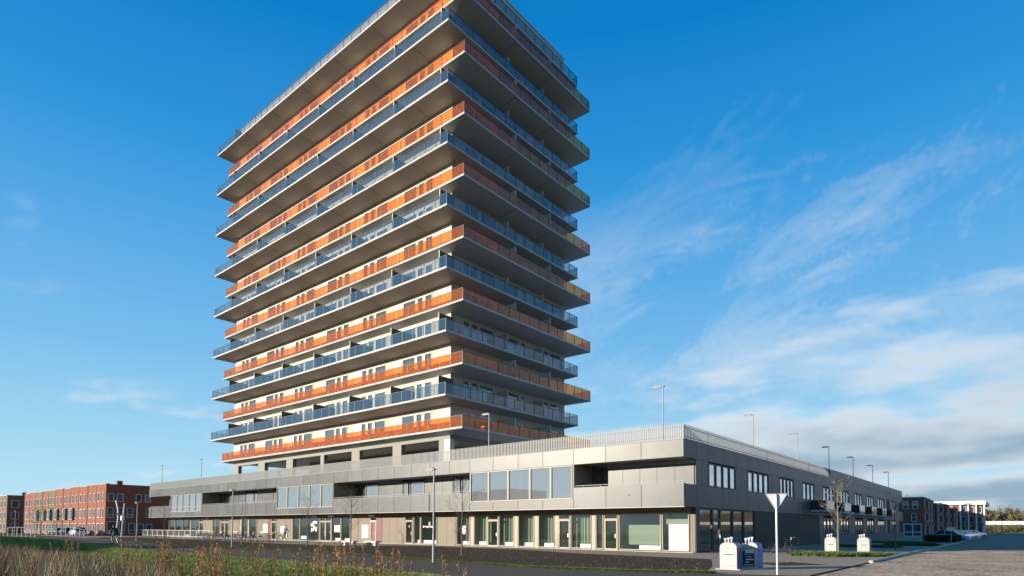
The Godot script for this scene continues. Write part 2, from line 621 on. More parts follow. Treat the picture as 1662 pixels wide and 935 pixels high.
func build_podium() -> void:
	var b := thing("shop_building", "long two-storey building clad in grey metal panels with slat fence on its roof", "building")
	# carcass: floors, roof and inner walls
	block(b, "roof", M.concrete, Vector3(0.2, Y3 + 0.03, 0.2), Vector3(PL - 0.1, DECK, PW - 0.1))
	block(b, "floor", M.ceiling_paint, Vector3(0.2, Y1 + 0.03, 0.2), Vector3(PL - 0.1, 3.42, PW - 0.1))
	block(b, "ground_floor", M.room_floor, Vector3(0.3, -0.03, 2.02), Vector3(88.4, 0.03, PW - 0.2))
	for y in [[0.0, Y1 + 0.03], [3.42, Y3 + 0.03]]:
		block(b, "inner_wall", M.room_wall, Vector3(6.5, y[0], 7.5), Vector3(88.3, y[1], 7.7))
		block(b, "inner_wall", M.room_wall, Vector3(6.3, y[0], 7.5), Vector3(6.5, y[1], PW - 0.3))
		block(b, "end_wall", M.metal_cladding, Vector3(88.3, y[0], 1.95), Vector3(88.5, y[1], PW - 0.3))
		block(b, "back_wall", M.room_wall, Vector3(0.3, y[0], PW - 0.3), Vector3(88.3, y[1], PW - 0.1))
		for s in [6.05, 11.6, 21.0, 25.5, 33.85, 45.1, 51.3, 56.5, 64.2, 72.3, 80.1]:
			block(b, "room_partition", M.room_wall, Vector3(s, y[0], 2.1), Vector3(s + 0.12, y[1], 7.5))
		for t in [14.0, 34.9, 43.2, 51.4, 60.0, 69.0, 78.0, 87.0]:
			block(b, "room_partition", M.room_wall, Vector3(0.25, y[0], t), Vector3(6.3, y[1], t + 0.12))
	# panel joints, measured along both fronts
	var JL := [0.0, 3.08, 5.9, 8.68, 11.56, 14.05, 16.75, 19.44, 21.95, 24.45, 27.1, 29.58, 32.07, 34.61, 37.25, 39.74, 42.76, 45.7, 48.59, 51.56, 54.1, 56.64, 59.26, 61.85, 64.25, 66.86, 69.33, 71.92, 74.6, 77.26, 80.07, 82.9, 85.6, 88.4, PL]
	var JR := [0.0, 2.08, 4.0, 6.9, 9.64, 12.1, 14.8]
	while JR[-1] < PW - 3.0:
		JR.append(JR[-1] + 2.69)
	JR.append(PW)
	var g := 0.018
	var clad := [M.metal_cladding, M.metal_cladding_1, M.metal_cladding_2, M.metal_cladding_3]
	var bays := [[8.68, 19.44], [39.74, 51.56], [71.92, 82.9]]
	# backing behind the joints
	block(b, "band_backing", M.metal_cladding, Vector3(0.09, Y3, 0.09), Vector3(PL - 0.09, Y4 - 0.02, 0.22))
	block(b, "band_backing", M.metal_cladding, Vector3(0.09, Y1, 0.09), Vector3(PL - 0.09, Y1 + 0.7, 0.22))
	block(b, "band_backing", M.metal_cladding, Vector3(0.09, Y1, 0.22), Vector3(0.2, Y2 - 0.03, PW - 0.1))
	block(b, "band_backing", M.metal_cladding, Vector3(0.09, Y3, 0.22), Vector3(0.2, Y4 - 0.02, PW - 0.1))
	for i in JL.size() - 1:
		var a: float = JL[i] + (g if i > 0 else 0.0)
		var e: float = JL[i + 1] - g
		block(b, "panel", clad[rng.randi() % 4], Vector3(a, Y3, 0), Vector3(e, Y4, 0.08))
		var in_bay := false
		for q in bays:
			in_bay = in_bay or (a > q[0] - 0.1 and e < q[1] + 0.1)
		block(b, "panel", clad[rng.randi() % 4], Vector3(a, Y1, 0), Vector3(e, 3.8 if in_bay else Y2, 0.08))
		if not in_bay:
			block(b, "band_backing", M.metal_cladding, Vector3(a - g, Y1 + 0.7, 0.09), Vector3(e + g, Y2 - 0.03, 0.2))
			block(b, "coping", M.slat_metal, Vector3(a - g, Y2, -0.02), Vector3(e + g, Y2 + 0.035, 0.24))
	block(b, "coping", M.slat_metal, Vector3(-0.03, Y4 + 0.001, -0.03), Vector3(PL, Y4 + 0.04, 0.26))
	block(b, "coping", M.slat_metal, Vector3(-0.03, Y4 + 0.001, 0.265), Vector3(0.26, Y4 + 0.04, PW))
	block(b, "drip_edge", M.frame_cream, Vector3(-0.015, Y1 - 0.035, -0.015), Vector3(PL, Y1 - 0.002, 0.1))
	# side street front
	for i in JR.size() - 1:
		var a: float = JR[i] + (0.082 if i == 0 else g)
		var e: float = JR[i + 1] - g
		block(b, "panel", clad[rng.randi() % 4], Vector3(0, Y3, a), Vector3(0.08, Y4, e))
		block(b, "panel", clad[rng.randi() % 4], Vector3(0, Y1, a), Vector3(0.08, Y2, e))
	block(b, "end_panel", M.slat_metal, Vector3(PL, Y3, 0), Vector3(PL + 0.05, Y4, 6))
	block(b, "end_panel", M.slat_metal, Vector3(PL, Y1, 0), Vector3(PL + 0.05, Y2, 6))
	# slat fence on the roof: too fine to pick apart
	var st := mb()
	var s := 0.04
	while s < PL:
		bx(st, Vector3(s, (Y4 + Y5) / 2 + 0.03, 0.06), Vector3(0.085, Y5 - Y4 - 0.04, 0.03))
		s += 0.16
	var sl := put(b, "fence_slats", st.commit(), M.slat_metal)
	sl.set_meta("kind", "stuff")
	st = mb()
	var t := 0.16
	while t < 40.0:
		bx(st, Vector3(0.06, (Y4 + Y5) / 2 + 0.03, t), Vector3(0.016, Y5 - Y4 - 0.04, 0.085))
		t += 0.16
	sl = put(b, "fence_slats", st.commit(), M.slat_metal)
	sl.set_meta("kind", "stuff")
	for y in [Y4 + 0.2, Y5 - 0.2]:
		block(b, "fence_rail", M.slat_metal, Vector3(0.1, y, 0.08), Vector3(PL, y + 0.04, 0.11))
		block(b, "fence_rail", M.slat_metal, Vector3(0.08, y, 0.14), Vector3(0.11, y + 0.04, 40.0))
	for i in 12:
		block(b, "parapet_panel", M.metal_cladding, Vector3(0.0, Y4 + 0.045, 40.05 + i * 4.61), Vector3(0.12, Y5, 40.05 + i * 4.61 + 4.59))
	# first floor, street front: recessed wall at z = 1.9
	var wy := [4.66, 6.12]
	var solids := [[0.1, 1.5], [1.5, 2.85], [2.85, 4.2], [4.2, 5.6], [5.6, 6.85], [19.44, 21.4], [23.5, 24.85], [24.85, 26.1], [26.1, 27.36], [30.7, 31.9], [31.9, 33.2], [33.2, 34.42], [51.56, 53.4], [53.4, 55.2], [55.95, 57.3], [57.3, 58.6], [58.6, 59.9], [63.2, 64.9], [64.9, 66.5], [66.5, 67.6], [82.9, 85.6], [85.6, 88.3]]
	for q in solids:
		block(b, "wall_panel", clad[rng.randi() % 4], Vector3(q[0] + 0.012, 3.42, 1.9), Vector3(q[1] - 0.012, 6.1, 1.98))
	block(b, "wall_backing", M.metal_cladding, Vector3(0.1, 3.42, 1.99), Vector3(6.85, Y3 + 0.02, 2.08))
	block(b, "lintel", M.ceiling_paint, Vector3(0.1, 6.112, 1.93), Vector3(6.85, Y3 + 0.02, 1.985))
	for q in [[19.44, 21.4], [23.5, 27.36], [30.7, 34.42], [51.56, 55.2], [55.95, 59.9], [63.2, 67.6], [82.9, 88.3]]:
		block(b, "wall_backing", M.metal_cladding, Vector3(q[0], 3.42, 1.99), Vector3(q[1], Y3 + 0.02, 2.08))
		block(b, "lintel", M.ceiling_paint, Vector3(q[0], 6.112, 1.93), Vector3(q[1], Y3 + 0.02, 1.985))
	for q in [[21.45, 22.31], [22.55, 23.43], [27.42, 29.5], [29.78, 30.63], [34.48, 36.69], [55.26, 55.9], [59.95, 60.77], [60.93, 63.12]]:
		window(b, "z", Vector3((q[0] + q[1]) / 2, (4.3 + 6.12) / 2, 1.95), q[1] - q[0], 1.82, M.frame_bronze, M.mirror_glass, 0.06)
	for q in [[6.9, 9.6], [36.8, 39.74], [67.7, 71.92]]:
		window(b, "z", Vector3((q[0] + q[1]) / 2, 4.85, 2.6), q[1] - q[0], 2.85, M.frame_dark, M.shop_glass, 0.08, [0.33, 0.66], [], "glazed_door")
	# balcony rails on the lower band
	for q in [[0.0, 8.6], [19.5, 24.4], [24.9, 39.7], [51.6, 71.9], [82.95, 91.3]]:
		var rs := mb()
		bx(rs, Vector3((q[0] + q[1]) / 2, Y2 + 0.17, 0.1), Vector3(q[1] - q[0], 0.04, 0.05))
		var k: float = q[0] + 0.4
		while k < q[1]:
			bx(rs, Vector3(k, Y2 + 0.09, 0.1), Vector3(0.03, 0.12, 0.03))
			k += 1.5
		put(b, "handrail", rs.commit(), M.slat_metal)
	block(b, "downpipe", M.frame_dark, Vector3(24.55, Y1, -0.05), Vector3(24.63, Y2 + 0.25, -0.01))
	for s1 in [4.0, 22.3, 29.6, 34.0, 36.5, 38.9, 57.7, 65.6, 86.0]:
		block(b, "spout", M.frame_dark, Vector3(s1, 3.95, -0.05), Vector3(s1 + 0.12, 4.01, -0.004))
	# bay windows flush with the bands
	var bw := [[8.76, 10.79, 12.83, 15.09, 17.23, 19.36], [39.86, 42.1, 44.4, 46.7, 49.1, 51.45], [72.0, 74.2, 76.3, 78.5, 80.6, 82.8]]
	for q in bw:
		block(b, "bay_side", M.frame_bronze, Vector3(q[0] - 0.09, 3.82, 0.02), Vector3(q[0] - 0.005, Y3 - 0.002, 2.6))
		block(b, "bay_side", M.frame_bronze, Vector3(q[5] + 0.005, 3.82, 0.02), Vector3(q[5] + 0.09, Y3 - 0.002, 2.6))
		block(b, "bay_sill", M.frame_bronze, Vector3(q[0] - 0.09, 3.8, -0.03), Vector3(q[5] + 0.09, 3.818, 2.6))
		for i in 5:
			window(b, "z", Vector3((q[i] + q[i + 1]) / 2, 5.095, 0.03), q[i + 1] - q[i] - 0.012, 2.53, M.frame_bronze, M.mirror_glass, 0.075, [], [0.28] if q[0] > 70 else [])
		block(b, "bay_column", M.blind_white, Vector3(q[0] + 3.2, 3.83, 1.6), Vector3(q[0] + 3.5, 6.38, 1.9))
		block(b, "bay_column", M.blind_white, Vector3(q[0] + 6.2, 3.83, 1.6), Vector3(q[0] + 6.5, 6.38, 1.9))
		block(b, "cabinet", M.radiator_white, Vector3(q[0] + 0.5, 3.83, 0.8), Vector3(q[0] + 1.9, 4.35, 1.2))
	# ground floor, street front at z = 1.9
	block(b, "soffit_strip", M.bronze_cladding, Vector3(0.35, 2.72, 1.96), Vector3(88.3, Y1 + 0.02, 2.06))
	for q in [[0.06, 0.44], [22.99, 24.2], [24.2, 25.47], [30.19, 31.4], [31.4, 32.6], [32.6, 33.8], [37.91, 39.13], [51.12, 52.9], [52.9, 54.82], [56.85, 58.4], [58.4, 59.96], [64.68, 66.1], [66.1, 67.6], [72.7, 75.4]]:
		block(b, "wall_panel", M.bronze_cladding, Vector3(q[0] + 0.012, 0.03, 1.9), Vector3(q[1] - 0.012, 2.66, 1.99))
	for q in [[33.87, 34.66], [56.12, 56.8], [70.1, 70.5]]:
		block(b, "red_panel", M.door_red, Vector3(q[0], 0.03, 1.92), Vector3(q[1], 2.71, 2.0))
	for q in [[8.0, 8.3], [11.45, 11.78], [13.5, 13.85], [15.65, 16.02], [20.76, 21.14], [63.9, 64.6], [61.98, 62.24], [75.45, 75.6], [80.05, 80.25]]:
		block(b, "wall_post", M.frame_bronze, Vector3(q[0], 0.03, 1.9), Vector3(q[1], 2.71, 2.0))
	var shop := [[0.5, 2.5], [2.58, 5.95], [7.28, 7.95], [8.34, 10.25], [11.82, 13.46], [13.9, 15.6], [16.06, 17.75], [19.13, 20.72], [21.19, 22.9], [25.55, 27.83], [27.88, 28.85], [39.3, 41.02], [41.06, 42.85], [45.3, 47.66], [47.7, 49.46], [49.5, 51.08], [60.0, 61.94], [62.28, 63.85], [70.55, 72.6], [77.1, 80.0], [80.3, 83.1], [83.2, 85.8], [85.9, 88.25]]
	for q in shop:
		window(b, "z", Vector3((q[0] + q[1]) / 2, 1.4, 1.95), q[1] - q[0], 2.66, M.frame_bronze, M.shop_glass, 0.06, [], [], "shop_window")
	for q in [[6.05, 7.2], [10.32, 11.42], [17.82, 19.08], [29.0, 30.14], [54.9, 56.08], [75.65, 77.0]]:
		door(b, "z", q[0], q[1], M.frame_bronze, M.shop_glass)
	for q in [[42.92, 44.05], [44.07, 45.2], [67.7, 68.85], [68.87, 70.05]]:
		door(b, "z", q[0], q[1], M.frame_bronze, M.shop_glass)
	door(b, "z", 34.72, 35.8, M.frame_cream, M.door_red)
	block(b, "notice_panel", M.bronze_cladding, Vector3(35.85, 0.03, 1.9), Vector3(37.86, 2.66, 1.99))
	block(b, "step", M.concrete, Vector3(0.1, -0.02, 1.55), Vector3(88.0, 0.028, 1.88))
	# things behind the panes
	for q in [[11.95, 13.4], [14.0, 15.55], [16.15, 17.7], [19.2, 20.65], [21.3, 22.85], [8.45, 10.2]]:
		put(b, "curtain", curtain_mesh(q[1] - q[0], 2.55), M.curtain, Vector3((q[0] + q[1]) / 2, 0.1, 2.55))
		block(b, "radiator", M.radiator_white, Vector3(q[0] + 0.02, 0.1, 2.12), Vector3(q[0] + 1.05, 0.42, 2.22))
	for q in [[2.65, 4.4], [25.6, 26.7], [26.75, 27.8], [27.9, 28.5], [39.4, 40.6], [41.2, 42.4], [80.5, 82.4]]:
		block(b, "radiator", M.radiator_white, Vector3(q[0], 0.1, 2.12), Vector3(q[1], 0.42, 2.22))
	block(b, "blind", M.blind_white, Vector3(0.55, 0.06, 2.12), Vector3(2.1, 1.95, 2.14))
	block(b, "blind", M.curtain, Vector3(0.55, 1.96, 2.12), Vector3(2.44, 2.3, 2.14))
	block(b, "screen", M.curtain, Vector3(2.7, 0.45, 2.5), Vector3(5.9, 1.9, 2.53))
	block(b, "wall_board", M.blind_white, Vector3(8.4, 0.1, 3.6), Vector3(8.7, 2.5, 3.9))
	# ground floor, side street
	for q in [[2.6, 4.95], [6.42, 8.85], [9.0, 11.3], [11.42, 13.95]]:
		window(b, "x", Vector3(0.14, 1.55, (q[0] + q[1]) / 2), q[1] - q[0], 2.98, M.frame_dark, M.shop_glass, 0.08, [], [], "shop_window")
	door(b, "x", 5.0, 6.38, M.frame_dark, M.shop_glass)
	block(b, "corner_post", M.frame_dark, Vector3(0.02, 0.0, 1.93), Vector3(0.3, Y1, 2.56))
	var gs := mb()
	t = 14.2
	while t < 34.6:
		bx(gs, Vector3(0.1, 1.55, t), Vector3(0.1, 3.02, 0.07))
		t += 0.13
	var gd := put(b, "garage_slats", gs.commit(), M.garage_green)
	gd.set_meta("kind", "stuff")
	block(b, "garage_backing", M.garage_green, Vector3(0.17, 0.02, 14.05), Vector3(0.22, Y1, 34.7))
	for q in [14.05, 20.6, 27.4, 34.62]:
		block(b, "garage_post", M.garage_green, Vector3(0.03, 0.02, q - 0.06), Vector3(0.16, Y1, q + 0.06))
	# side street: windows in groups, panels between them
	var groups := [[4.19, 9.54, 4], [12.21, 17.55, 4], [20.74, 25.23, 4], [28.32, 32.86, 3], [36.54, 41.32, 3], [44.96, 49.66, 3], [53.41, 58.47, 3], [61.54, 66.73, 3], [70.29, 75.77, 3], [78.6, 80.9, 2], [83.0, 87.6, 3], [91.1, 94.6, 3]]
	var prev := 1.95
	for q in groups:
		var k := int(ceil((q[0] - prev) / 1.4))
		for i in k:
			block(b, "wall_panel", clad[rng.randi() % 4], Vector3(0.012, Y2 + 0.012, prev + (q[0] - prev) * i / k + g), Vector3(0.09, Y3 - 0.012, prev + (q[0] - prev) * (i + 1) / k - g))
			if prev > 34:
				block(b, "wall_panel", M.metal_cladding, Vector3(0.012, 0.95, prev + (q[0] - prev) * i / k + g), Vector3(0.09, Y1 - 0.012, prev + (q[0] - prev) * (i + 1) / k - g))
		for i in int(q[2]):
			var w: float = (q[1] - q[0]) / q[2]
			window(b, "x", Vector3(0.06, 5.46, q[0] + w * (i + 0.5)), w - 0.05, 1.66, M.frame_dark, M.street_glass, 0.07)
			if q[0] > 34:
				window(b, "x", Vector3(0.06, 1.95, q[0] + w * (i + 0.5)), w - 0.05, 1.9, M.frame_dark, M.street_glass, 0.07)
		prev = q[1]
	block(b, "wall_panel", M.metal_cladding, Vector3(0.012, 0.95, 34.72), Vector3(0.09, Y1 - 0.012, 36.5))
	block(b, "plinth", M.plinth, Vector3(-0.02, -0.02, 34.72), Vector3(0.1, 0.94, PW))
	block(b, "wall_backing", M.metal_cladding, Vector3(0.2, Y2 - 0.02, 2.1), Vector3(0.25, 4.64, PW - 0.2))
	# hanging balconies
	for q in [[31.2, 34.6], [39.4, 42.9], [47.8, 51.2], [55.9, 59.5], [63.8, 67.5], [72.3, 75.9]]:
		var o := Node3D.new()
		o.name = "balcony"
		o.position = Vector3(0, 3.6, q[0])
		b.add_child(o, true)
		var L: float = q[1] - q[0]
		block(o, "slab", M.concrete, Vector3(-1.55, -0.2, 0), Vector3(-0.01, 0, L))
		block(o, "side_screen", M.balcony_dark, Vector3(-1.5, 0.002, 0.03), Vector3(-0.02, 1.0, 0.06))
		block(o, "side_screen", M.balcony_dark, Vector3(-1.5, 0.002, L - 0.06), Vector3(-0.02, 1.0, L - 0.03))
		block(o, "front_pane", M.mirror_glass, Vector3(-1.54, 0.06, 0.04), Vector3(-1.52, 1.0, L - 0.04))
		block(o, "rail", M.frame_dark, Vector3(-1.56, 1.0, 0.02), Vector3(-1.49, 1.05, L - 0.02))
	# lettering and pictures on the panes
	var tm := TextMesh.new()
	tm.text = "Я"
	tm.font_size = 46
	tm.depth = 0.01
	tm.pixel_size = 0.01
	var sf := SystemFont.new()
	sf.font_names = PackedStringArray(["Droid Serif"])
	tm.font = sf
	put(b, "pane_letter", tm, M.letter_white, Vector3(26.6, 2.0, 1.925), PI)
	var tm2: TextMesh = tm.duplicate()
	tm2.pixel_size = 0.006
	put(b, "pane_letter", tm2, M.letter_white, Vector3(29.55, 1.75, 1.925), PI)
	for i in 8:
		var o := piece(b, "pane_mark", M.letter_white, Vector3(27.45 - i * 0.21, 1.72 + 0.03 * sin(i * 1.9), 1.928), Vector3(0.13, 0.13 + 0.05 * cos(i * 2.3), 0.006))
		o.rotation.z = 0.4 * sin(i * 3.0)
	for i in 9:
		var o := piece(b, "pane_picture", M.letter_white, Vector3(46.5 + 0.5 * sin(i * 2.1), 1.75 + 0.45 * cos(i * 1.3), 1.926 + i * 0.001), Vector3(0.42, 0.24, 0.004))
		o.rotation.z = i * 0.7
	block(b, "poster", M.paper_purple, Vector3(21.75, 1.05, 1.922), Vector3(22.35, 1.85, 1.93))
	for i in 6:
		var o := piece(b, "poster_print", M.paper_white, Vector3(22.05 + 0.17 * sin(i * 2.2), 1.15 + 0.11 * i, 1.918), Vector3(0.3, 0.06, 0.004))
		o.rotation.z = 0.6 * cos(i * 2.7)
	block(b, "poster", M.paper_white, Vector3(41.3, 1.1, 1.918), Vector3(42.3, 1.85, 1.925))
	block(b, "notice", M.paper_white, Vector3(36.1, 0.5, 1.885), Vector3(37.2, 1.9, 1.893))
	block(b, "notice", M.paper_white, Vector3(57.0, 0.9, 1.885), Vector3(58.2, 2.0, 1.893))
	block(b, "notice", M.paper_white, Vector3(52.7, 0.9, 1.885), Vector3(53.8, 1.75, 1.893))
	block(b, "notice", M.paper_cyan, Vector3(48.0, 0.25, 1.918), Vector3(49.2, 0.6, 1.925))
	for s2 in [35.1, 45.9, 42.5, 74.0]:
		block(b, "wall_lamp", M.radiator_white, Vector3(s2, 2.78, 1.8), Vector3(s2 + 0.9, 2.95, 1.94))

func door(b: Node, side: String, a: float, e: float, fm: Material, gm: Material) -> void:
	var mid := (a + e) / 2
	var at := Vector3(mid, 1.17, 1.95) if side == "z" else Vector3(0.13, 1.17, mid)
	var d := window(b, side, at, e - a, 2.28, fm, gm, 0.11, [], [], "door")
	piece(d, "handle", M.chrome, Vector3((e - a) / 2 - 0.16, -0.1, 0.1), Vector3(0.04, 0.26, 0.05))
	var up := Vector3(mid, 2.52, 1.96) if side == "z" else Vector3(0.14, 2.68, mid)
	window(b, side, up, e - a, 0.4 if side == "z" else 0.72, fm, M.shop_glass if side == "z" else gm, 0.05, [], [], "transom")

func curtain_mesh(w: float, h: float) -> ArrayMesh:
	var key := "curtain %.2f" % w
	if not ring_cache.has(key):
		var st := mb()
		var n := int(w * 22)
		for i in n:
			var x0 := -w / 2 + w * i / n
			var x1 := -w / 2 + w * (i + 1) / n
			var z0 := 0.06 * sin(i * 0.9) + 0.02 * sin(i * 2.3)
			var z1 := 0.06 * sin((i + 1) * 0.9) + 0.02 * sin((i + 1) * 2.3)
			quad(st, Vector3(x0, 0, z0), Vector3(x1, 0, z1), Vector3(x1, h, z1), Vector3(x0, h, z0))
		ring_cache[key] = st.commit()
	return ring_cache[key]

# ---------- tower ----------
const FX := 25.2     # facade planes of the tower
const FZ := 3.2
const FX2 := 69.5
const FZ2 := 22.4
const T0 := 10.83    # underside of the lowest balcony edge

func slab_soffit(x0: float, x1: float, z0: float, z1: float) -> Array:
	# outer rectangle at y 0, facade rectangle 0.23 lower; gives the four sloped faces cut into pieces at the joints
	var d := -0.23
	var th := 0.05
	var faces := []
	var cuts_x := [x0]
	for k in range(0, 6):
		cuts_x.append(FX + 3.4 + 7.05 * k)
	cuts_x.append(x1)
	for i in cuts_x.size() - 1:
		var a: float = cuts_x[i] + (0.0 if i == 0 else 0.03)
		var e: float = cuts_x[i + 1] - (0.0 if i == cuts_x.size() - 2 else 0.03)
		var ai: float = FX if i == 0 else a
		var ei: float = FX2 if i == cuts_x.size() - 2 else e
		faces.append([Vector3(a, 0, z0), Vector3(e, 0, z0), Vector3(ei, d, FZ), Vector3(ai, d, FZ)])
		faces.append([Vector3(e, 0, z1), Vector3(a, 0, z1), Vector3(ai, d, FZ2), Vector3(ei, d, FZ2)])
	var cuts_z := [z0, 9.9, 16.3, z1]
	for i in 3:
		var a: float = cuts_z[i] + (0.0 if i == 0 else 0.03)
		var e: float = cuts_z[i + 1] - (0.0 if i == 2 else 0.03)
		var ai: float = FZ if i == 0 else a
		var ei: float = FZ2 if i == 2 else e
		faces.append([Vector3(x0, 0, e), Vector3(x0, 0, a), Vector3(FX, d, ai), Vector3(FX, d, ei)])
		faces.append([Vector3(x1, 0, a), Vector3(x1, 0, e), Vector3(FX2, d, ei), Vector3(FX2, d, ai)])
	var out := []
	for f in faces:
		var st := mb()
		var up := Vector3(0, th, 0)
		# seen from below: clockwise
		var n: Vector3 = (f[2] - f[0]).cross(f[1] - f[0])
		if n.y > 0:
			f = [f[3], f[2], f[1], f[0]]
		quad(st, f[0], f[1], f[2], f[3])
		for k in 4:
			var p: Vector3 = f[k]
			var q: Vector3 = f[(k + 1) % 4]
			quad(st, q, p, p + up, q + up)
		out.append(st.commit())
	return out

func railing_mesh(x0: float, x1: float, z0: float, z1: float, nx: int, nz: int) -> ArrayMesh:
	var st := mb()
	var h := 1.08
	for z in [z0, z1]:
		bx(st, Vector3((x0 + x1) / 2, 0.2 + h, z), Vector3(x1 - x0 + 0.04, 0.035, 0.05))
		for i in nx + 1:
			bx(st, Vector3(lerpf(x0, x1, float(i) / nx), 0.2 + h / 2, z), Vector3(0.065, h, 0.05))
	for x in [x0, x1]:
		bx(st, Vector3(x, 0.2 + h, (z0 + z1) / 2), Vector3(0.05, 0.034, z1 - z0 - 0.02))
		for i in range(1, nz):
			bx(st, Vector3(x, 0.2 + h / 2, lerpf(z0, z1, float(i) / nz)), Vector3(0.05, h, 0.065))
	return st.commit()

func build_tower() -> void:
	var b := thing("apartment_tower", "tall apartment tower with alternating orange and blue glass balconies on every floor", "building")
	# base storey on the parking deck
	for q in [[26.02, 26.76], [32.44, 33.85], [39.63, 41.11], [46.63, 47.36], [53.57, 55.11], [60.61, 62.34], [68.0, 69.3]]:
		block(b, "base_pier", M.base_grey, Vector3(q[0], DECK, FZ), Vector3(q[1], 10.22, FZ + 0.5))
	block(b, "base_pier", M.white_cladding, Vector3(FX, DECK, FZ), Vector3(26.0, 10.22, FZ + 0.6))
	block(b, "base_lintel", M.base_grey, Vector3(FX + 0.01, 10.225, FZ + 0.01), Vector3(FX2, 10.595, FZ + 0.5))
	block(b, "base_lintel", M.base_grey, Vector3(FX + 0.01, 10.225, FZ + 0.51), Vector3(FX + 0.5, 10.595, FZ2))
	for q in [[25.25, 9.7], [25.25, 16.2], [25.25, 21.9], [69.0, 9.7], [69.0, 21.9]]:
		block(b, "base_pier", M.base_grey, Vector3(q[0], DECK, q[1]), Vector3(q[0] + 0.5, 10.222, q[1] + 0.5))
	block(b, "base_core", M.base_grey, Vector3(31, DECK, 9.5), Vector3(60, 10.6, 18))
	block(b, "wall_core", M.cream_cladding, Vector3(FX + 0.12, 10.6, FZ + 0.12), Vector3(FX2 - 0.12, T0 + 15 * 3.0 + 4.0, FZ2 - 0.12))
	block(b, "roof", M.slab_white, Vector3(FX - 0.04, T0 + 15 * 3.0 + 4.01, FZ - 0.04), Vector3(FX2 + 0.04, T0 + 15 * 3.0 + 4.12, FZ2 + 0.04))
	# slabs: orange floors sit 1.1 m further down the side street, blue floors further over the front
	var rect := {"orange": [22.52, 70.84, 2.13, 24.06], "blue": [23.57, 71.87, 0.97, 22.9]}
	var soff := {}
	var rails := {}
	for k in rect:
		var r: Array = rect[k]
		soff[k] = slab_soffit(r[0], r[1], r[2], r[3])
		rails[k] = railing_mesh(r[0] + 0.06, r[1] - 0.06, r[2] + 0.06, r[3] - 0.06, 31, 13)
	var panes := {"orange": [], "blue": []}
	for f in 16:
		var kind := "orange" if f % 2 == 0 else "blue"
		var r: Array = rect[kind]
		var y := T0 + 3.0 * f
		var s := Node3D.new()
		s.name = "balcony"
		s.position.y = y
		b.add_child(s, true)
		block(s, "slab", M.slab_white, Vector3(r[0] + 0.05, 0.052, r[2] + 0.05), Vector3(r[1] - 0.05, 0.196, r[3] - 0.05))
		for m in soff[kind]:
			put(s, "soffit_panel", m, M.slab_white)
		block(s, "edge_band", M.slab_white, Vector3(r[0], 0.0, r[2]), Vector3(r[1], 0.2, r[2] + 0.045))
		block(s, "edge_band", M.slab_white, Vector3(r[0], 0.0, r[3] - 0.045), Vector3(r[1], 0.2, r[3]))
		block(s, "edge_band", M.slab_white, Vector3(r[0], 0.0, r[2] + 0.047), Vector3(r[0] + 0.045, 0.2, r[3] - 0.047))
		block(s, "edge_band", M.slab_white, Vector3(r[1] - 0.045, 0.0, r[2] + 0.047), Vector3(r[1], 0.2, r[3] - 0.047))
		put(s, "railing", rails[kind], M.rail_dark)
		var x0: float = r[0] + 0.06
		var x1: float = r[1] - 0.06
		var z0: float = r[2] + 0.06
		var z1: float = r[3] - 0.06
		for i in 31:
			var w := (x1 - x0) / 31
			for z in [z0, z1]:
				panes[kind].append([Vector3(x0 + w * (i + 0.5), y + 0.745, z), Vector3(w - 0.07, 1.05, 0.016)])
		for i in 13:
			var w := (z1 - z0) / 13
			for x in [x0, x1]:
				panes[kind].append([Vector3(x, y + 0.745, z0 + w * (i + 0.5)), Vector3(0.016, 1.05, w - 0.07)])
		# storey walls
		storey(b, y, kind, f)
	for kind in panes:
		var list: Array = panes[kind]
		list.sort_custom(func(p, q): return p[0].distance_squared_to(CAM) < q[0].distance_squared_to(CAM))
		var m: Material = M.orange_glass if kind == "orange" else M.blue_glass
		for i in mini(300, list.size()):
			piece(b, kind + "_glass_pane", m, list[i][0], list[i][1])
		var st := mb()
		for i in range(300, list.size()):
			bx(st, list[i][0], list[i][1])
		var rest := put(b, kind + "_glass_panes", st.commit(), m)
		rest.set_meta("kind", "stuff")

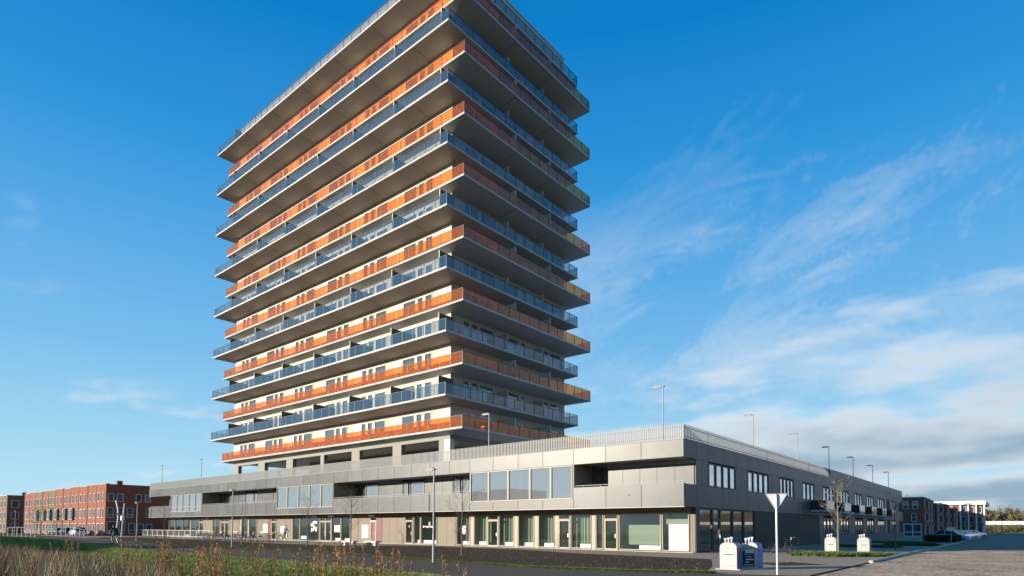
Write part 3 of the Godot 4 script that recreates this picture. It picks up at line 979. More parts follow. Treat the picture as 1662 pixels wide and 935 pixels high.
func storey(b: Node, y: float, kind: String, f: int) -> void:
	var top := 2.77 if f < 15 else 4.0
	var blue := kind == "blue"
	var wt := 2.45 if blue else 2.36
	var wb := 0.22 if blue else 0.98
	# street front
	block(b, "lintel", M.cream_cladding, Vector3(FX + 0.02, y + wt + 0.01, FZ + 0.02), Vector3(FX2 - 0.02, y + top, FZ + 0.11))
	for u in 6:
		var o := FX + 7.05 * u
		var pat := [[2.72, 3.78], [4.08, 4.98], [5.22, 7.2]] if u % 2 == 0 else [[2.9, 4.78], [5.12, 6.02], [6.28, 7.12]]
		var white := 1.47
		var cream: float = pat[0][0] - 0.03
		var start := 0.0 if u == 0 else (0.18 if u % 2 == 1 else 0.1)
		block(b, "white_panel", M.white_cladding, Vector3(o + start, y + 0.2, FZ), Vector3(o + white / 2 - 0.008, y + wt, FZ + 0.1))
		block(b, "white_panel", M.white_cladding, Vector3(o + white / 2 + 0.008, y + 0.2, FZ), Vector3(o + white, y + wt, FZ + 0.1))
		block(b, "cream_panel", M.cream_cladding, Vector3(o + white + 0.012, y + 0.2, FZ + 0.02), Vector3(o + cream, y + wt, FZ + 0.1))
		if not blue:
			block(b, "spandrel", M.cream_cladding, Vector3(o + cream + 0.02, y + 0.2, FZ + 0.02), Vector3(o + pat[2][1], y + wb, FZ + 0.1))
		for i in 3:
			var q: Array = pat[i]
			window(b, "z", Vector3(o + (q[0] + q[1]) / 2, y + (wt + wb) / 2, FZ + 0.05), q[1] - q[0], wt - wb, M.frame_cream, M.tower_window, 0.07, [], [], "window", 0.12)
			if i < 2:
				block(b, "window_post", M.frame_cream, Vector3(o + q[1] + 0.005, y + wb, FZ + 0.02), Vector3(o + pat[i + 1][0] - 0.005, y + wt, FZ + 0.1))
		if blue and f < 15:
			block(b, "divider", M.divider, Vector3(o - 0.44, y + 0.2, 1.25), Vector3(o - 0.36, y + 2.12, FZ - 0.01))
			block(b, "divider_edge", M.slab_white, Vector3(o - 0.45, y + 0.2, 1.2), Vector3(o - 0.35, y + 2.14, 1.245))
	block(b, "white_panel", M.white_cladding, Vector3(FX + 42.45, y + 0.2, FZ), Vector3(FX2, y + wt, FZ + 0.1))
	if blue:
		block(b, "divider", M.divider, Vector3(FX + 41.9, y + 0.2, 1.25), Vector3(FX + 41.98, y + 2.12, FZ - 0.01))
	# side street front
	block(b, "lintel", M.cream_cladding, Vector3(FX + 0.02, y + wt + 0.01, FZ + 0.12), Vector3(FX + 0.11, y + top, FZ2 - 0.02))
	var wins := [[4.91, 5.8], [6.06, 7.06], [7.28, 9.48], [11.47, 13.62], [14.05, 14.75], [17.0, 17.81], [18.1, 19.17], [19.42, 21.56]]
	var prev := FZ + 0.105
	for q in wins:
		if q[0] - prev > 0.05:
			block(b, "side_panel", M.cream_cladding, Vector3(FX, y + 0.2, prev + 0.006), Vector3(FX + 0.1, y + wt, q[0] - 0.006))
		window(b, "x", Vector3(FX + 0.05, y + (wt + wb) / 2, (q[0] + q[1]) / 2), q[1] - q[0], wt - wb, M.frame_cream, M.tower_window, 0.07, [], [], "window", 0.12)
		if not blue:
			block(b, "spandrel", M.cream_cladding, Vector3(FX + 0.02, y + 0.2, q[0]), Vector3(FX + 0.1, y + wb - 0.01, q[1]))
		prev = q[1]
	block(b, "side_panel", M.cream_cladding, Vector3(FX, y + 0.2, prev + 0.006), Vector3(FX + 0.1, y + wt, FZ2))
	var xo := 22.75 if kind == "orange" else 23.8
	if f < 15:
		for t in [10.1, 16.2]:
			block(b, "divider", M.cream_cladding, Vector3(xo + 0.05, y + 0.2, t), Vector3(FX - 0.01, y + 2.12, t + 0.07))
			block(b, "divider_edge", M.slab_white, Vector3(xo, y + 0.2, t - 0.01), Vector3(xo + 0.045, y + 2.14, t + 0.08))
	# far left and rear walls
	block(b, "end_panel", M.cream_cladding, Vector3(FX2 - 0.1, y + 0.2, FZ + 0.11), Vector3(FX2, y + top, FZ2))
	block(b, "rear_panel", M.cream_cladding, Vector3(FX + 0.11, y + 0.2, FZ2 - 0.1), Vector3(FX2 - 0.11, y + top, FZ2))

# ---------- far buildings ----------
func build_far_buildings() -> void:
	# brick terrace beyond the left end
	var t := thing("brick_terrace", "long red brick terrace of three storeys with narrow windows and sunlit front", "building", Vector3(103, 0, -2.6))
	var cols := ["brick_red", "brick_red", "brick_brown", "brick_red", "brick_brown", "brick_red", "brick_red", "brick_red", "brick_red", "brick_red", "brick_red"]
	for i in 11:
		var a := 5.05 * i
		var m: Material = M[cols[10 - i]]
		var h := 8.9 + (0.12 if i % 2 else 0.0)
		var back := 0.12 if i % 3 == 1 else 0.0
		block(t, "house_wall", m, Vector3(a, 0, back), Vector3(a + 5.03, h, 12))
		block(t, "front_wall", m, Vector3(a + 0.01, 0.0, back - 0.12), Vector3(a + 5.02, h + 0.02, back - 0.005))
		block(t, "roof_edge", M.slab_white, Vector3(a, h + 0.03, back - 0.14), Vector3(a + 5.03, h + 0.1, 0.5))
		block(t, "gutter_pipe", M.slab_white, Vector3(a + 4.93, 0.05, back - 0.2), Vector3(a + 4.99, h, back - 0.13))
		var z := back - 0.13
		window(t, "z", Vector3(a + 1.3, 6.75, z), 0.7, 1.55, M.white_paint, M.far_glass, 0.08)
		window(t, "z", Vector3(a + 3.6, 6.75, z), 0.7 if i % 2 else 1.1, 1.55, M.white_paint, M.far_glass, 0.08)
		var bay := i > 2 and i < 9
		window(t, "z", Vector3(a + 1.2, 3.95, z), 0.8, 1.7, M.white_paint, M.far_glass, 0.08)
		window(t, "z", Vector3(a + 3.3, 3.95, z - (0.25 if bay else 0.0)), 1.2, 2.2 if bay else 1.7, M.white_paint, M.far_glass, 0.1, [0.5])
		if bay:
			block(t, "shutter", M.frame_dark, Vector3(a + 2.2, 2.85, z - 0.35), Vector3(a + 2.68, 5.05, z - 0.02))
			block(t, "bay_frame", M.white_paint, Vector3(a + 3.92, 2.85, z - 0.36), Vector3(a + 4.05, 5.05, z - 0.01))
		window(t, "z", Vector3(a + 1.2, 1.15, z), 1.0, 2.1, M.white_paint, M.far_glass, 0.1, [], [0.3], "door")
		window(t, "z", Vector3(a + 3.4, 1.3, z), 1.5, 1.7, M.white_paint, M.far_glass, 0.08, [0.5])
	for q in [[0.6, 6.6, 1.0, 1.4], [2.0, 6.6, 1.0, 1.4], [4.9, 6.6, 0.95, 1.4], [0.6, 4.0, 1.0, 1.75], [2.0, 4.0, 1.0, 1.75], [3.6, 4.0, 1.0, 1.75], [6.6, 4.0, 1.0, 1.7], [6.4, 6.6, 1.0, 1.4], [0.9, 1.4, 1.6, 2.2], [2.4, 1.4, 0.9, 2.2], [3.9, 1.3, 1.0, 1.9], [5.3, 1.3, 1.0, 1.6], [6.7, 1.3, 1.0, 1.6]]:
		window(t, "x", Vector3(-0.02, q[1], q[0]), q[2], q[3], M.sign_back, M.far_glass, 0.1, [], [0.3] if q[3] > 1.5 else [])
	block(t, "chimney", M.brick_red, Vector3(0.8, 8.9, 1.8), Vector3(1.5, 9.6, 2.6))
	var t2 := thing("brick_house", "dark brown brick house block with grey windows left of the long terrace", "building", Vector3(166, 0, -4.45))
	block(t2, "wall", M.brick_brown, Vector3(0, 0, 0), Vector3(22, 8.8, 10))
	block(t2, "side_wall", M.brick_brown, Vector3(-0.12, 0, 0.0), Vector3(-0.005, 8.8, 10))
	block(t2, "roof", M.slab_white, Vector3(-0.2, 8.81, -0.1), Vector3(22.1, 8.92, 10))
	block(t2, "chimney", M.brick_brown, Vector3(1, 8.92, 3), Vector3(1.8, 9.7, 3.8))
	for y in [1.4, 4.1, 6.8]:
		for q in [1.5, 4.6, 7.5]:
			window(t2, "x", Vector3(-0.14, y, q), 1.5, 1.8, M.sign_back, M.far_glass, 0.12)
		for k in 6:
			window(t2, "z", Vector3(1.8 + k * 3.6, y, -0.02), 1.2, 1.7, M.white_paint, M.far_glass, 0.1)
	var t3 := thing("brick_terrace", "low brick terrace added out of view across the ditch to shade the path", "building", Vector3(62, 0, -68))  # guessed building outside the view, added so its shadow falls across the path
	for i in 9:
		block(t3, "house_wall", M.brick_brown if i % 3 else M.brick_red, Vector3(6.4 * i, 0, 0), Vector3(6.4 * i + 6.38, 9.4 - (0.5 if i % 2 else 0.0), 11))
		block(t3, "roof_edge", M.slab_white, Vector3(6.4 * i, 9.405 - (0.5 if i % 2 else 0.0), -0.05), Vector3(6.4 * i + 6.38, 9.55 - (0.5 if i % 2 else 0.0), 11.05))
		for y in [1.4, 4.2, 7.0]:
			window(t3, "z", Vector3(6.4 * i + 1.8, y, -0.02), 1.2, 1.6, M.white_paint, M.far_glass, 0.09)
			window(t3, "z", Vector3(6.4 * i + 4.6, y, -0.02), 1.2, 1.6, M.white_paint, M.far_glass, 0.09)
	# brick row down the side street
	var r := thing("brick_row", "dark red brick row of houses down the shaded side street", "building", Vector3(-1.95, 0, 108))
	for i in 8:
		var a := 11.5 * i
		var h := 7.9 - (0.5 if i % 3 == 2 else 0.0)
		var off := 0.0 if i % 2 == 0 else 0.35
		block(r, "house_wall", M.brick_red, Vector3(off, 0, a), Vector3(11, h, a + 11.48))
		block(r, "roof_edge", M.slab_white, Vector3(off - 0.06, h + 0.005, a), Vector3(11, h + 0.14, a + 11.48))
		for k in 4:
			for y in [1.3, 4.0, 6.5]:
				window(r, "x", Vector3(off - 0.03, y, a + 1.6 + k * 2.7), 1.1 if (k + i) % 2 else 0.8, 1.5 if y > 2 else 2.0, M.white_paint if (k + i) % 3 == 0 else M.frame_dark, M.far_glass, 0.09, [], [0.5] if k == 1 else [])
		block(r, "gutter_pipe", M.frame_dark, Vector3(off - 0.12, 0, a + 0.1), Vector3(off - 0.02, h, a + 0.2))
	for q in [[1.35, 6.4, 0.95, 1.6], [3.0, 6.4, 0.95, 1.6], [1.6, 3.9, 0.95, 1.6], [5.0, 6.4, 0.95, 1.6], [5.0, 3.9, 0.95, 1.6]]:
		window(r, "z", Vector3(q[0], q[1], -0.03), q[2], q[3], M.white_paint, M.far_glass, 0.09, [], [0.5])
	window(r, "z", Vector3(1.9, 1.35, -0.05), 3.1, 2.6, M.white_paint, M.far_glass, 0.16, [0.5], [0.35], "shop_window")
	var wb := thing("white_flats", "pale flats with tall white columns beyond the brick row", "building", Vector3(-8.2, 0, 203))
	block(wb, "wall", M.brick_red, Vector3(0.8, 0, 0.8), Vector3(18, 9.2, 26))
	block(wb, "roof", M.white_paint, Vector3(-0.3, 9.21, -0.4), Vector3(18.4, 10.4, 26))
	for i in 4:
		block(wb, "column", M.white_paint, Vector3(0.0 + i * 2.0, 0, 0.0), Vector3(0.4 + i * 2.0, 9.2, 0.4))
		if i < 3:
			for y in [1.6, 4.6, 7.6]:
				window(wb, "z", Vector3(1.4 + i * 2.0, y, 0.76), 1.3, 2.0, M.white_paint, M.far_glass, 0.1)
	for i in 5:
		for y in [1.6, 4.6, 7.6]:
			window(wb, "x", Vector3(0.76, y, 3.5 + i * 4.6), 1.6, 1.8, M.white_paint, M.far_glass, 0.1)
	# embankment with a pale barrier
	var em := mb()
	for s in [[-320.0, 40.0]]:
		quad(em, Vector3(s[0], -0.05, 318), Vector3(s[0], 3.3, 326), Vector3(s[1], 3.3, 326), Vector3(s[1], -0.05, 318))
		quad(em, Vector3(s[0], 3.3, 326), Vector3(s[0], 3.3, 345), Vector3(s[1], 3.3, 345), Vector3(s[1], 3.3, 326))
	structure("embankment", em.commit(), M.meadow)
	var nb := thing("noise_barrier", "long pale barrier along the embankment in front of the autumn wood", "barrier", Vector3(0, 3.3, 328))
	for i in 60:
		block(nb, "barrier_panel", M.white_paint, Vector3(30 - i * 5.0, 0.2, 0), Vector3(34.9 - i * 5.0, 1.9, 0.15))
		block(nb, "post", M.concrete, Vector3(34.91 - i * 5.0, 0, -0.1), Vector3(34.99 - i * 5.0, 2.1, 0.2))

# ---------- street things ----------
func lamp(at: Vector3, h: float, towards: float, label: String, group: String, head := 0.6) -> Node3D:
	var o := thing("street_lamp", label, "street lamp", at, towards, group)
	var st := mb()
	bar(st, Vector3(0, 0, 0), Vector3(0, h * 0.3, 0), 0.06, 0.055, 8)
	bar(st, Vector3(0, h * 0.3, 0), Vector3(0, h, 0), 0.045, 0.038, 8)
	put(o, "pole", st.commit(), M.pole_grey)
	st = mb()
	bx(st, Vector3(head * 0.38, h + 0.03, 0), Vector3(head, 0.07, 0.16))
	bx(st, Vector3(head * 0.45, h + 0.095, 0), Vector3(head * 0.7, 0.04, 0.15))
	put(o, "lamp_head", st.commit(), M.lamp_head)
	piece(o, "lens", M.paper_white, Vector3(head * 0.45, h - 0.022, 0), Vector3(head * 0.6, 0.012, 0.14))
	return o

func litter_container(at: Vector3, label: String, face: Material, side: Material, picture: bool) -> void:
	var o := thing("litter_container", label, "container", at, 0.0, "arched litter containers")
	var w := 0.7
	var d := 0.6
	var h := 0.84
	var prof := [Vector2(-w / 2, 0), Vector2(-w / 2, h)]
	for i in range(1, 12):
		var a := PI - PI * i / 12.0
		prof.append(Vector2(signf(cos(a)) * pow(absf(cos(a)), 0.75) * w / 2, h + pow(sin(a), 0.8) * 0.27))
	prof.append(Vector2(w / 2, h))
	prof.append(Vector2(w / 2, 0))
	var shell := mb()
	for i in prof.size() - 1:
		var p: Vector2 = prof[i]
		var q: Vector2 = prof[i + 1]
		quad(shell, Vector3(p.x, p.y, d / 2), Vector3(q.x, q.y, d / 2), Vector3(q.x, q.y, -d / 2), Vector3(p.x, p.y, -d / 2))
	put(o, "shell", shell.commit(), side)
	for z in [-d / 2, d / 2]:
		var f := mb()
		var zo: float = z + signf(z) * 0.025
		for i in prof.size() - 2:
			var p: Vector2 = prof[i + 1]
			var q: Vector2 = prof[(i + 2) % prof.size()]
			if z < 0:
				tri(f, Vector3(-w / 2, 0, zo), Vector3(p.x, p.y, zo), Vector3(q.x, q.y, zo))
			else:
				tri(f, Vector3(-w / 2, 0, zo), Vector3(q.x, q.y, zo), Vector3(p.x, p.y, zo))
			quad(f, Vector3(p.x, p.y, z * 0.96), Vector3(q.x, q.y, z * 0.96), Vector3(q.x, q.y, zo), Vector3(p.x, p.y, zo))
		put(o, "face", f.commit(), face)
	var lid := mb()
	for i in 6:
		var a := PI * (i + 0.3) / 12.0
		var b := PI * (i + 1.3) / 12.0
		var p := Vector2(signf(cos(a)) * pow(absf(cos(a)), 0.75) * w / 2, h + pow(sin(a), 0.8) * 0.27) * 1.015
		var q := Vector2(signf(cos(b)) * pow(absf(cos(b)), 0.75) * w / 2, h + pow(sin(b), 0.8) * 0.27) * 1.015
		quad(lid, Vector3(p.x, p.y, d / 2 - 0.02), Vector3(q.x, q.y, d / 2 - 0.02), Vector3(q.x, q.y, -d / 2 + 0.02), Vector3(p.x, p.y, -d / 2 + 0.02))
	put(o, "lid", lid.commit(), M.bin_blue)
	for k in 3:
		var hk := mb()
		bar(hk, Vector3(0, 0, 0), Vector3(0, 0.2, 0), 0.035, 0.035, 7)
		bx(hk, Vector3(0, 0.22, 0), Vector3(0.09, 0.06, 0.09))
		put(o, "lifting_hook", hk.commit(), M.white_paint, Vector3(0.27 - 0.13 * k, h + 0.17 + 0.03 * k, 0.12))
	piece(o, "flap", M.white_paint, Vector3(-0.02, 0.72, -d / 2 - 0.035), Vector3(0.34, 0.14, 0.02))
	piece(o, "slot", M.black_metal, Vector3(-0.02, 0.62, -d / 2 - 0.035), Vector3(0.33, 0.035, 0.022))
	if picture:
		piece(o, "poster", M.frame_dark, Vector3(0.02, 0.42, -d / 2 - 0.032), Vector3(0.48, 0.62, 0.01))
		for k in 5:
			var s := piece(o, "poster_print", M.paper_white, Vector3(0.02 + 0.06 * sin(k * 2.0), 0.17 + 0.11 * k, -d / 2 - 0.04), Vector3(0.26 + 0.12 * cos(k * 2.6), 0.02 + 0.012 * (k % 3), 0.006))
			s.rotation.z = 0.03 * sin(k * 1.7)
	for k in 2:
		piece(o, "seam", M.lamp_head, Vector3(0, 0.16 + 0.68 * k, -d / 2 - 0.03), Vector3(w - 0.02, 0.012, 0.012))
	piece(o, "lock_plate", M.lamp_head, Vector3(w / 2 + 0.006, 0.55, 0.0), Vector3(0.012, 0.3, 0.22))
	piece(o, "foot", M.concrete, Vector3(0, 0.015, 0), Vector3(w + 0.3, 0.03, d + 0.3))

func car(at: Vector3, turn: float, paint: Material, label: String, group: String) -> void:
	var o := thing("parked_car", label, "car", at, turn, group)
	# stations along x: lower body and cabin
	var L := 4.2
	var body := mb()
	var xs := [-2.1, -2.02, -1.6, -0.9, 0.0, 0.9, 1.55, 1.95, 2.1]
	var tops := [0.62, 0.82, 0.93, 0.95, 0.93, 0.9, 0.84, 0.72, 0.55]
	var half := [0.66, 0.78, 0.85, 0.87, 0.87, 0.86, 0.84, 0.76, 0.6]
	for i in xs.size() - 1:
		for s in [-1.0, 1.0]:
			var a := Vector3(xs[i], 0.22, half[i] * s)
			var b := Vector3(xs[i], tops[i] * 0.7, (half[i] + 0.03) * s)
			var c := Vector3(xs[i], tops[i], half[i] * 0.9 * s)
			var a2 := Vector3(xs[i + 1], 0.22, half[i + 1] * s)
			var b2 := Vector3(xs[i + 1], tops[i + 1] * 0.7, (half[i + 1] + 0.03) * s)
			var c2 := Vector3(xs[i + 1], tops[i + 1], half[i + 1] * 0.9 * s)
			var m := Vector3(xs[i], tops[i] + 0.02, 0)
			var m2 := Vector3(xs[i + 1], tops[i + 1] + 0.02, 0)
			if s > 0:
				quad(body, a, b, b2, a2)
				quad(body, b, c, c2, b2)
				quad(body, c, m, m2, c2)
			else:
				quad(body, a2, b2, b, a)
				quad(body, b2, c2, c, b)
				quad(body, c2, m2, m, c)
	for e in [0, xs.size() - 1]:
		quad(body, Vector3(xs[e], 0.22, -half[e]), Vector3(xs[e], tops[e], -half[e] * 0.9), Vector3(xs[e], tops[e], half[e] * 0.9), Vector3(xs[e], 0.22, half[e]))
	put(o, "body", body.commit(), paint)
	var cabin := mb()
	var lo := [Vector3(-1.95, 0.9, 0.76), Vector3(1.0, 0.88, 0.76)]
	var hi := [Vector3(-1.35, 1.42, 0.6), Vector3(0.2, 1.45, 0.6)]
	for s in [-1.0, 1.0]:
		var f := Vector3(1, 1, s)
		if s > 0:
			quad(cabin, lo[0] * f, hi[0] * f, hi[1] * f, lo[1] * f)
		else:
			quad(cabin, lo[1] * f, hi[1] * f, hi[0] * f, lo[0] * f)
	var mz := Vector3(1, 1, -1)
	quad(cabin, lo[1], hi[1], hi[1] * mz, lo[1] * mz)
	quad(cabin, lo[0] * mz, hi[0] * mz, hi[0], lo[0])
	put(o, "windows", cabin.commit(), M.car_glass)
	var roof := mb()
	bx(roof, Vector3(-0.57, 1.45, 0), Vector3(1.6, 0.05, 1.22))
	for s in [-1.0, 1.0]:
		bar(roof, Vector3(0.22, 1.44, 0.6 * s), Vector3(1.02, 0.88, 0.77 * s), 0.035)
		bar(roof, Vector3(-0.6, 1.44, 0.61 * s), Vector3(-0.6, 0.9, 0.78 * s), 0.04)
		bar(roof, Vector3(-1.36, 1.43, 0.6 * s), Vector3(-1.96, 0.9, 0.77 * s), 0.05)
	put(o, "roof", roof.commit(), paint)
	for x in [-1.3, 1.32]:
		for s in [-0.8, 0.8]:
			var w := Node3D.new()
			w.name = "wheel"
			w.position = Vector3(x, 0.31, s)
			o.add_child(w, true)
			var ty := mb()
			bar(ty, Vector3(0, 0, -0.1), Vector3(0, 0, 0.1), 0.31, 0.31, 18)
			tri(ty, Vector3.ZERO, Vector3(0.1, 0, -0.1), Vector3(0, 0.1, -0.1))
			put(w, "tyre", ty.commit(), M.black_rubber)
			var rm := mb()
			bar(rm, Vector3(0, 0, -0.104), Vector3(0, 0, 0.108), 0.19, 0.19, 14)
			put(w, "rim", rm.commit(), M.chrome)
	for s in [-0.6, 0.6]:
		piece(o, "headlight", M.paper_white, Vector3(2.06, 0.62, s), Vector3(0.08, 0.12, 0.26))
		piece(o, "tail_light", M.door_red, Vector3(-2.07, 0.7, s), Vector3(0.08, 0.16, 0.22))

func build_street_things() -> void:
	lamp(Vector3(4.76, 0, -17.7), 4.45, 0.0, "tall slim street lamp at the edge of the wide soil bed by the path", "")
	lamp(Vector3(32.9, 0, -14.1), 4.65, 0.0, "street lamp beside the path near the parked bicycles", "")
	lamp(Vector3(55.0, 0, -13.8), 4.15, 0.0, "street lamp by the path in front of the dark brick gable", "")
	for q in [[126.7, -7.8], [128.4, -10.0]]:
		lamp(Vector3(q[0], 0, q[1]), 4.5, 0.0, "pale street lamp in front of the brick terrace near the arched railing", "lamps by the brick terrace")
	for t in [16.2, 29.9, 43.5, 57.3, 71.8, 86.5]:
		lamp(Vector3(0.85, DECK, t), 4.85, 0.0, "grey lamp post on the roof along the side street edge", "roof lamps along the side street", 0.9)
	for s in [2.1, 18.5, 75.7, 90.3]:
		lamp(Vector3(s, DECK, 1.4), 4.85, 0.0, "grey lamp post on the roof behind the street front slat fence", "roof lamps along the street front", 0.9)
	for t in [[-10.6, 72.0], [-11.6, 118.0], [-11.8, 165.0], [-12.0, 215.0]]:
		lamp(Vector3(t[0], 0, t[1]), 5.2, PI, "street lamp beside the row of cars down the side street", "lamps down the side street", 1.0)
	# two leaning poles by the terrace
	var pole := thing("leaning_pole", "tall pale pole bent at the top before the dark brick gable", "pole", Vector3(94.8, 0, -3.6))
	var st := mb()
	path_tube(st, [Vector3(0, 0, 0), Vector3(-0.5, 2.6, 0.1), Vector3(-0.5, 4.3, 0.1), Vector3(0.3, 5.4, 0.1), Vector3(0.7, 5.8, 0.1)], 0.11, 8)
	put(pole, "shaft", st.commit(), M.white_paint)
	block(pole, "clamp", M.lamp_head, Vector3(-0.75, 3.4, -0.1), Vector3(-0.62, 3.8, 0.1))
	pole = thing("leaning_pole", "slanting pale pole with a small box fixed halfway up", "pole", Vector3(93.4, 0, -3.2))
	st = mb()
	path_tube(st, [Vector3(0, 0, 0), Vector3(-0.35, 2.4, 0), Vector3(-0.9, 5.3, 0)], 0.1, 8)
	put(pole, "shaft", st.commit(), M.white_paint)
	block(pole, "box", M.paper_white, Vector3(-0.65, 2.6, -0.25), Vector3(-0.1, 3.3, 0.15))
	# give-way sign from behind
	var sg := thing("give_way_sign", "triangular road sign seen from behind on a white pole", "sign", Vector3(-10.05, 0, -14.47), 0.28)
	st = mb()
	bar(st, Vector3.ZERO, Vector3(0, 2.9, 0), 0.04, 0.04, 10)
	put(sg, "pole", st.commit(), M.white_paint)
	st = mb()
	var T := [Vector3(-0.38, 2.96, 0.05), Vector3(0.38, 2.96, 0.05), Vector3(0, 2.3, 0.05)]
	tri(st, T[0], T[1], T[2])
	tri(st, T[0] + Vector3(0, 0, 0.03), T[2] + Vector3(0, 0, 0.03), T[1] + Vector3(0, 0, 0.03))
	for k in 3:
		quad(st, T[k], T[(k + 1) % 3], T[(k + 1) % 3] + Vector3(0, 0, 0.03), T[k] + Vector3(0, 0, 0.03))
	put(sg, "plate", st.commit(), M.sign_back)
	st = mb()
	for k in 3:
		bar(st, T[k] + Vector3(0, 0, -0.005), T[(k + 1) % 3] + Vector3(0, 0, -0.005), 0.014, 0.014, 5)
	put(sg, "rim", st.commit(), M.lamp_head)
	piece(sg, "bracket", M.black_metal, Vector3(-0.03, 2.72, 0.03), Vector3(0.05, 0.44, 0.03))
	# containers
	litter_container(Vector3(-7.7, 0, -12.65), "white arched litter container with a blank face, nearest the give-way sign", M.bin_face, M.bin_side, false)
	litter_container(Vector3(-8.18, 0, -11.6), "white arched litter container with a dark poster on its face", M.bin_face, M.bin_blue, true)
	litter_container(Vector3(-7.05, 0, 7.6), "white arched litter container beside the young leafy tree", M.bin_face, M.bin_side, false)
	litter_container(Vector3(-8.95, 0, 7.8), "plain white arched litter container at the kerb end of the planted island", M.bin_face, M.bin_side, false)
	# barriers
	for i in 12:
		var o := thing("metal_barrier", "white metal crowd barrier standing in a row before the end of the shop building", "barrier", Vector3(93.6 - 2.05 * i, 0, 0.3), 0.0, "row of metal barriers")
		st = mb()
		path_tube(st, [Vector3(-0.98, 0.05, 0), Vector3(-0.98, 1.0, 0), Vector3(-0.9, 1.08, 0), Vector3(0.9, 1.08, 0), Vector3(0.98, 1.0, 0), Vector3(0.98, 0.05, 0)], 0.035, 6)
		bar(st, Vector3(-0.98, 0.22, 0), Vector3(0.98, 0.22, 0), 0.03)
		put(o, "frame", st.commit(), M.white_paint)
		st = mb()
		for k in 11:
			bar(st, Vector3(-0.82 + 0.164 * k, 0.22, 0), Vector3(-0.82 + 0.164 * k, 1.07, 0), 0.012, 0.012, 5)
		put(o, "bars", st.commit(), M.pole_grey)
		for s in [-0.7, 0.7]:
			piece(o, "foot", M.pole_grey, Vector3(s, 0.03, 0), Vector3(0.06, 0.05, 0.6))
	# arched railings of the footbridge
	for q in [[97.5, -15.6, "arched pale railing beside the ditch, before the dark brick house", 5.2], [104.0, -8.0, "arched pale railing before the sunlit brick terrace", 6.0]]:
		var o := thing("arched_railing", q[2], "railing", Vector3(q[0], 0, q[1]), 0.75)
		st = mb()
		var pts := []
		var W: float = q[3]
		for k in 13:
			var u := k / 12.0
			pts.append(Vector3((u - 0.5) * W, 1.05 + 0.42 * sin(PI * u), 0))
		path_tube(st, pts, 0.05, 6)
		put(o, "handrail", st.commit(), M.white_paint)
		for k in 9:
			var u := k / 8.0
			st = mb()
			bar(st, Vector3((u - 0.5) * W, 0, 0), Vector3((u - 0.5) * W, 1.05 + 0.42 * sin(PI * u), 0), 0.045)
			put(o, "post", st.commit(), M.white_paint)
		block(o, "bottom_rail", M.pole_grey, Vector3(-W / 2, 0.12, -0.03), Vector3(W / 2, 0.18, 0.03))
	# benches on the pavement
	for q in [[29.3, -5.2], [27.6, -4.0]]:
		var o := thing("bench", "low concrete bench on the edge of the soil bed by the shops", "bench", Vector3(q[0], 0, q[1]), 0.0, "concrete benches")
		block(o, "seat", M.concrete, Vector3(-0.9, 0.32, -0.25), Vector3(0.9, 0.45, 0.25))
		for s in [-0.55, 0.55]:
			block(o, "leg", M.concrete, Vector3(s - 0.14, 0, -0.2), Vector3(s + 0.14, 0.318, 0.2))
	# parked cars
	var paints := ["car_silver", "car_black", "car_grey", "car_blue", "car_white", "car_silver", "car_black", "car_grey"]
	var said := {"car_silver": "silver", "car_black": "black", "car_grey": "grey", "car_blue": "blue", "car_white": "white"}
	for i in 8:
		var tz: float = [64.0, 68.0, 72.6, 77.5, 84.0, 92.0, 101.0, 112.0][i]
		car(Vector3(-9.6, 0, tz), PI - 0.2, M[paints[i]], said[paints[i]] + " car parked in the row along the shaded side street", "cars parked along the side street")
	for q in [[107.0, -5.6, "car_white", "white car parked before the brick terrace"], [112.5, -5.8, "car_black", "black car parked before the brick terrace"], [119.0, -5.6, "car_grey", "grey car parked before the brick terrace"]]:
		car(Vector3(q[0], 0, q[1]), 0.0, M[q[2]], q[3], "cars parked before the terrace")
	for q in [[0, 8.9], [0, 5.6], [2, 8.9]]:
		var o := thing("storage_crate", "small bright yellow crate standing behind the orange balcony glass", "crate", Vector3(22.95, T0 + 3.0 * q[0] + 0.2, q[1]), 0.0, "yellow crates on the balconies")
		block(o, "box", M.crate_yellow, Vector3(-0.2, 0.0, -0.22), Vector3(0.2, 0.42, 0.22))
		block(o, "lid", M.crate_yellow, Vector3(-0.22, 0.422, -0.24), Vector3(0.22, 0.47, 0.24))
	# small board on a post in the side street
	var bd := thing("street_board", "small pale board on a post beside the parked cars", "sign", Vector3(-10.4, 0, 52.0))
	st = mb()
	bar(st, Vector3.ZERO, Vector3(0, 1.9, 0), 0.04)
	put(bd, "post", st.commit(), M.pole_grey)
	block(bd, "board", M.sign_back, Vector3(-0.45, 1.4, -0.06), Vector3(0.45, 1.85, -0.02))

# ---------- plants ----------
func branch(wood: SurfaceTool, tips: Array, p: Vector3, dir: Vector3, len: float, r: float, depth: int) -> void:
	var mid := p + dir * len * 0.5 + Vector3(rng.randf_range(-0.04, 0.04), 0, rng.randf_range(-0.04, 0.04)) * len
	var e := p + dir * len + Vector3(0, 0.06 * len, 0)
	bar(wood, p, mid, r, r * 0.8, 5)
	bar(wood, mid, e, r * 0.8, r * 0.55, 5)
	tips.append(e)
	if depth == 0:
		return
	for k in 3:
		var from := mid.lerp(e, rng.randf())
		var d := (dir + Vector3(rng.randf_range(-0.8, 0.8), rng.randf_range(-0.1, 0.6), rng.randf_range(-0.8, 0.8))).normalized()
		branch(wood, tips, from, d, len * rng.randf_range(0.45, 0.65), r * 0.5, depth - 1)

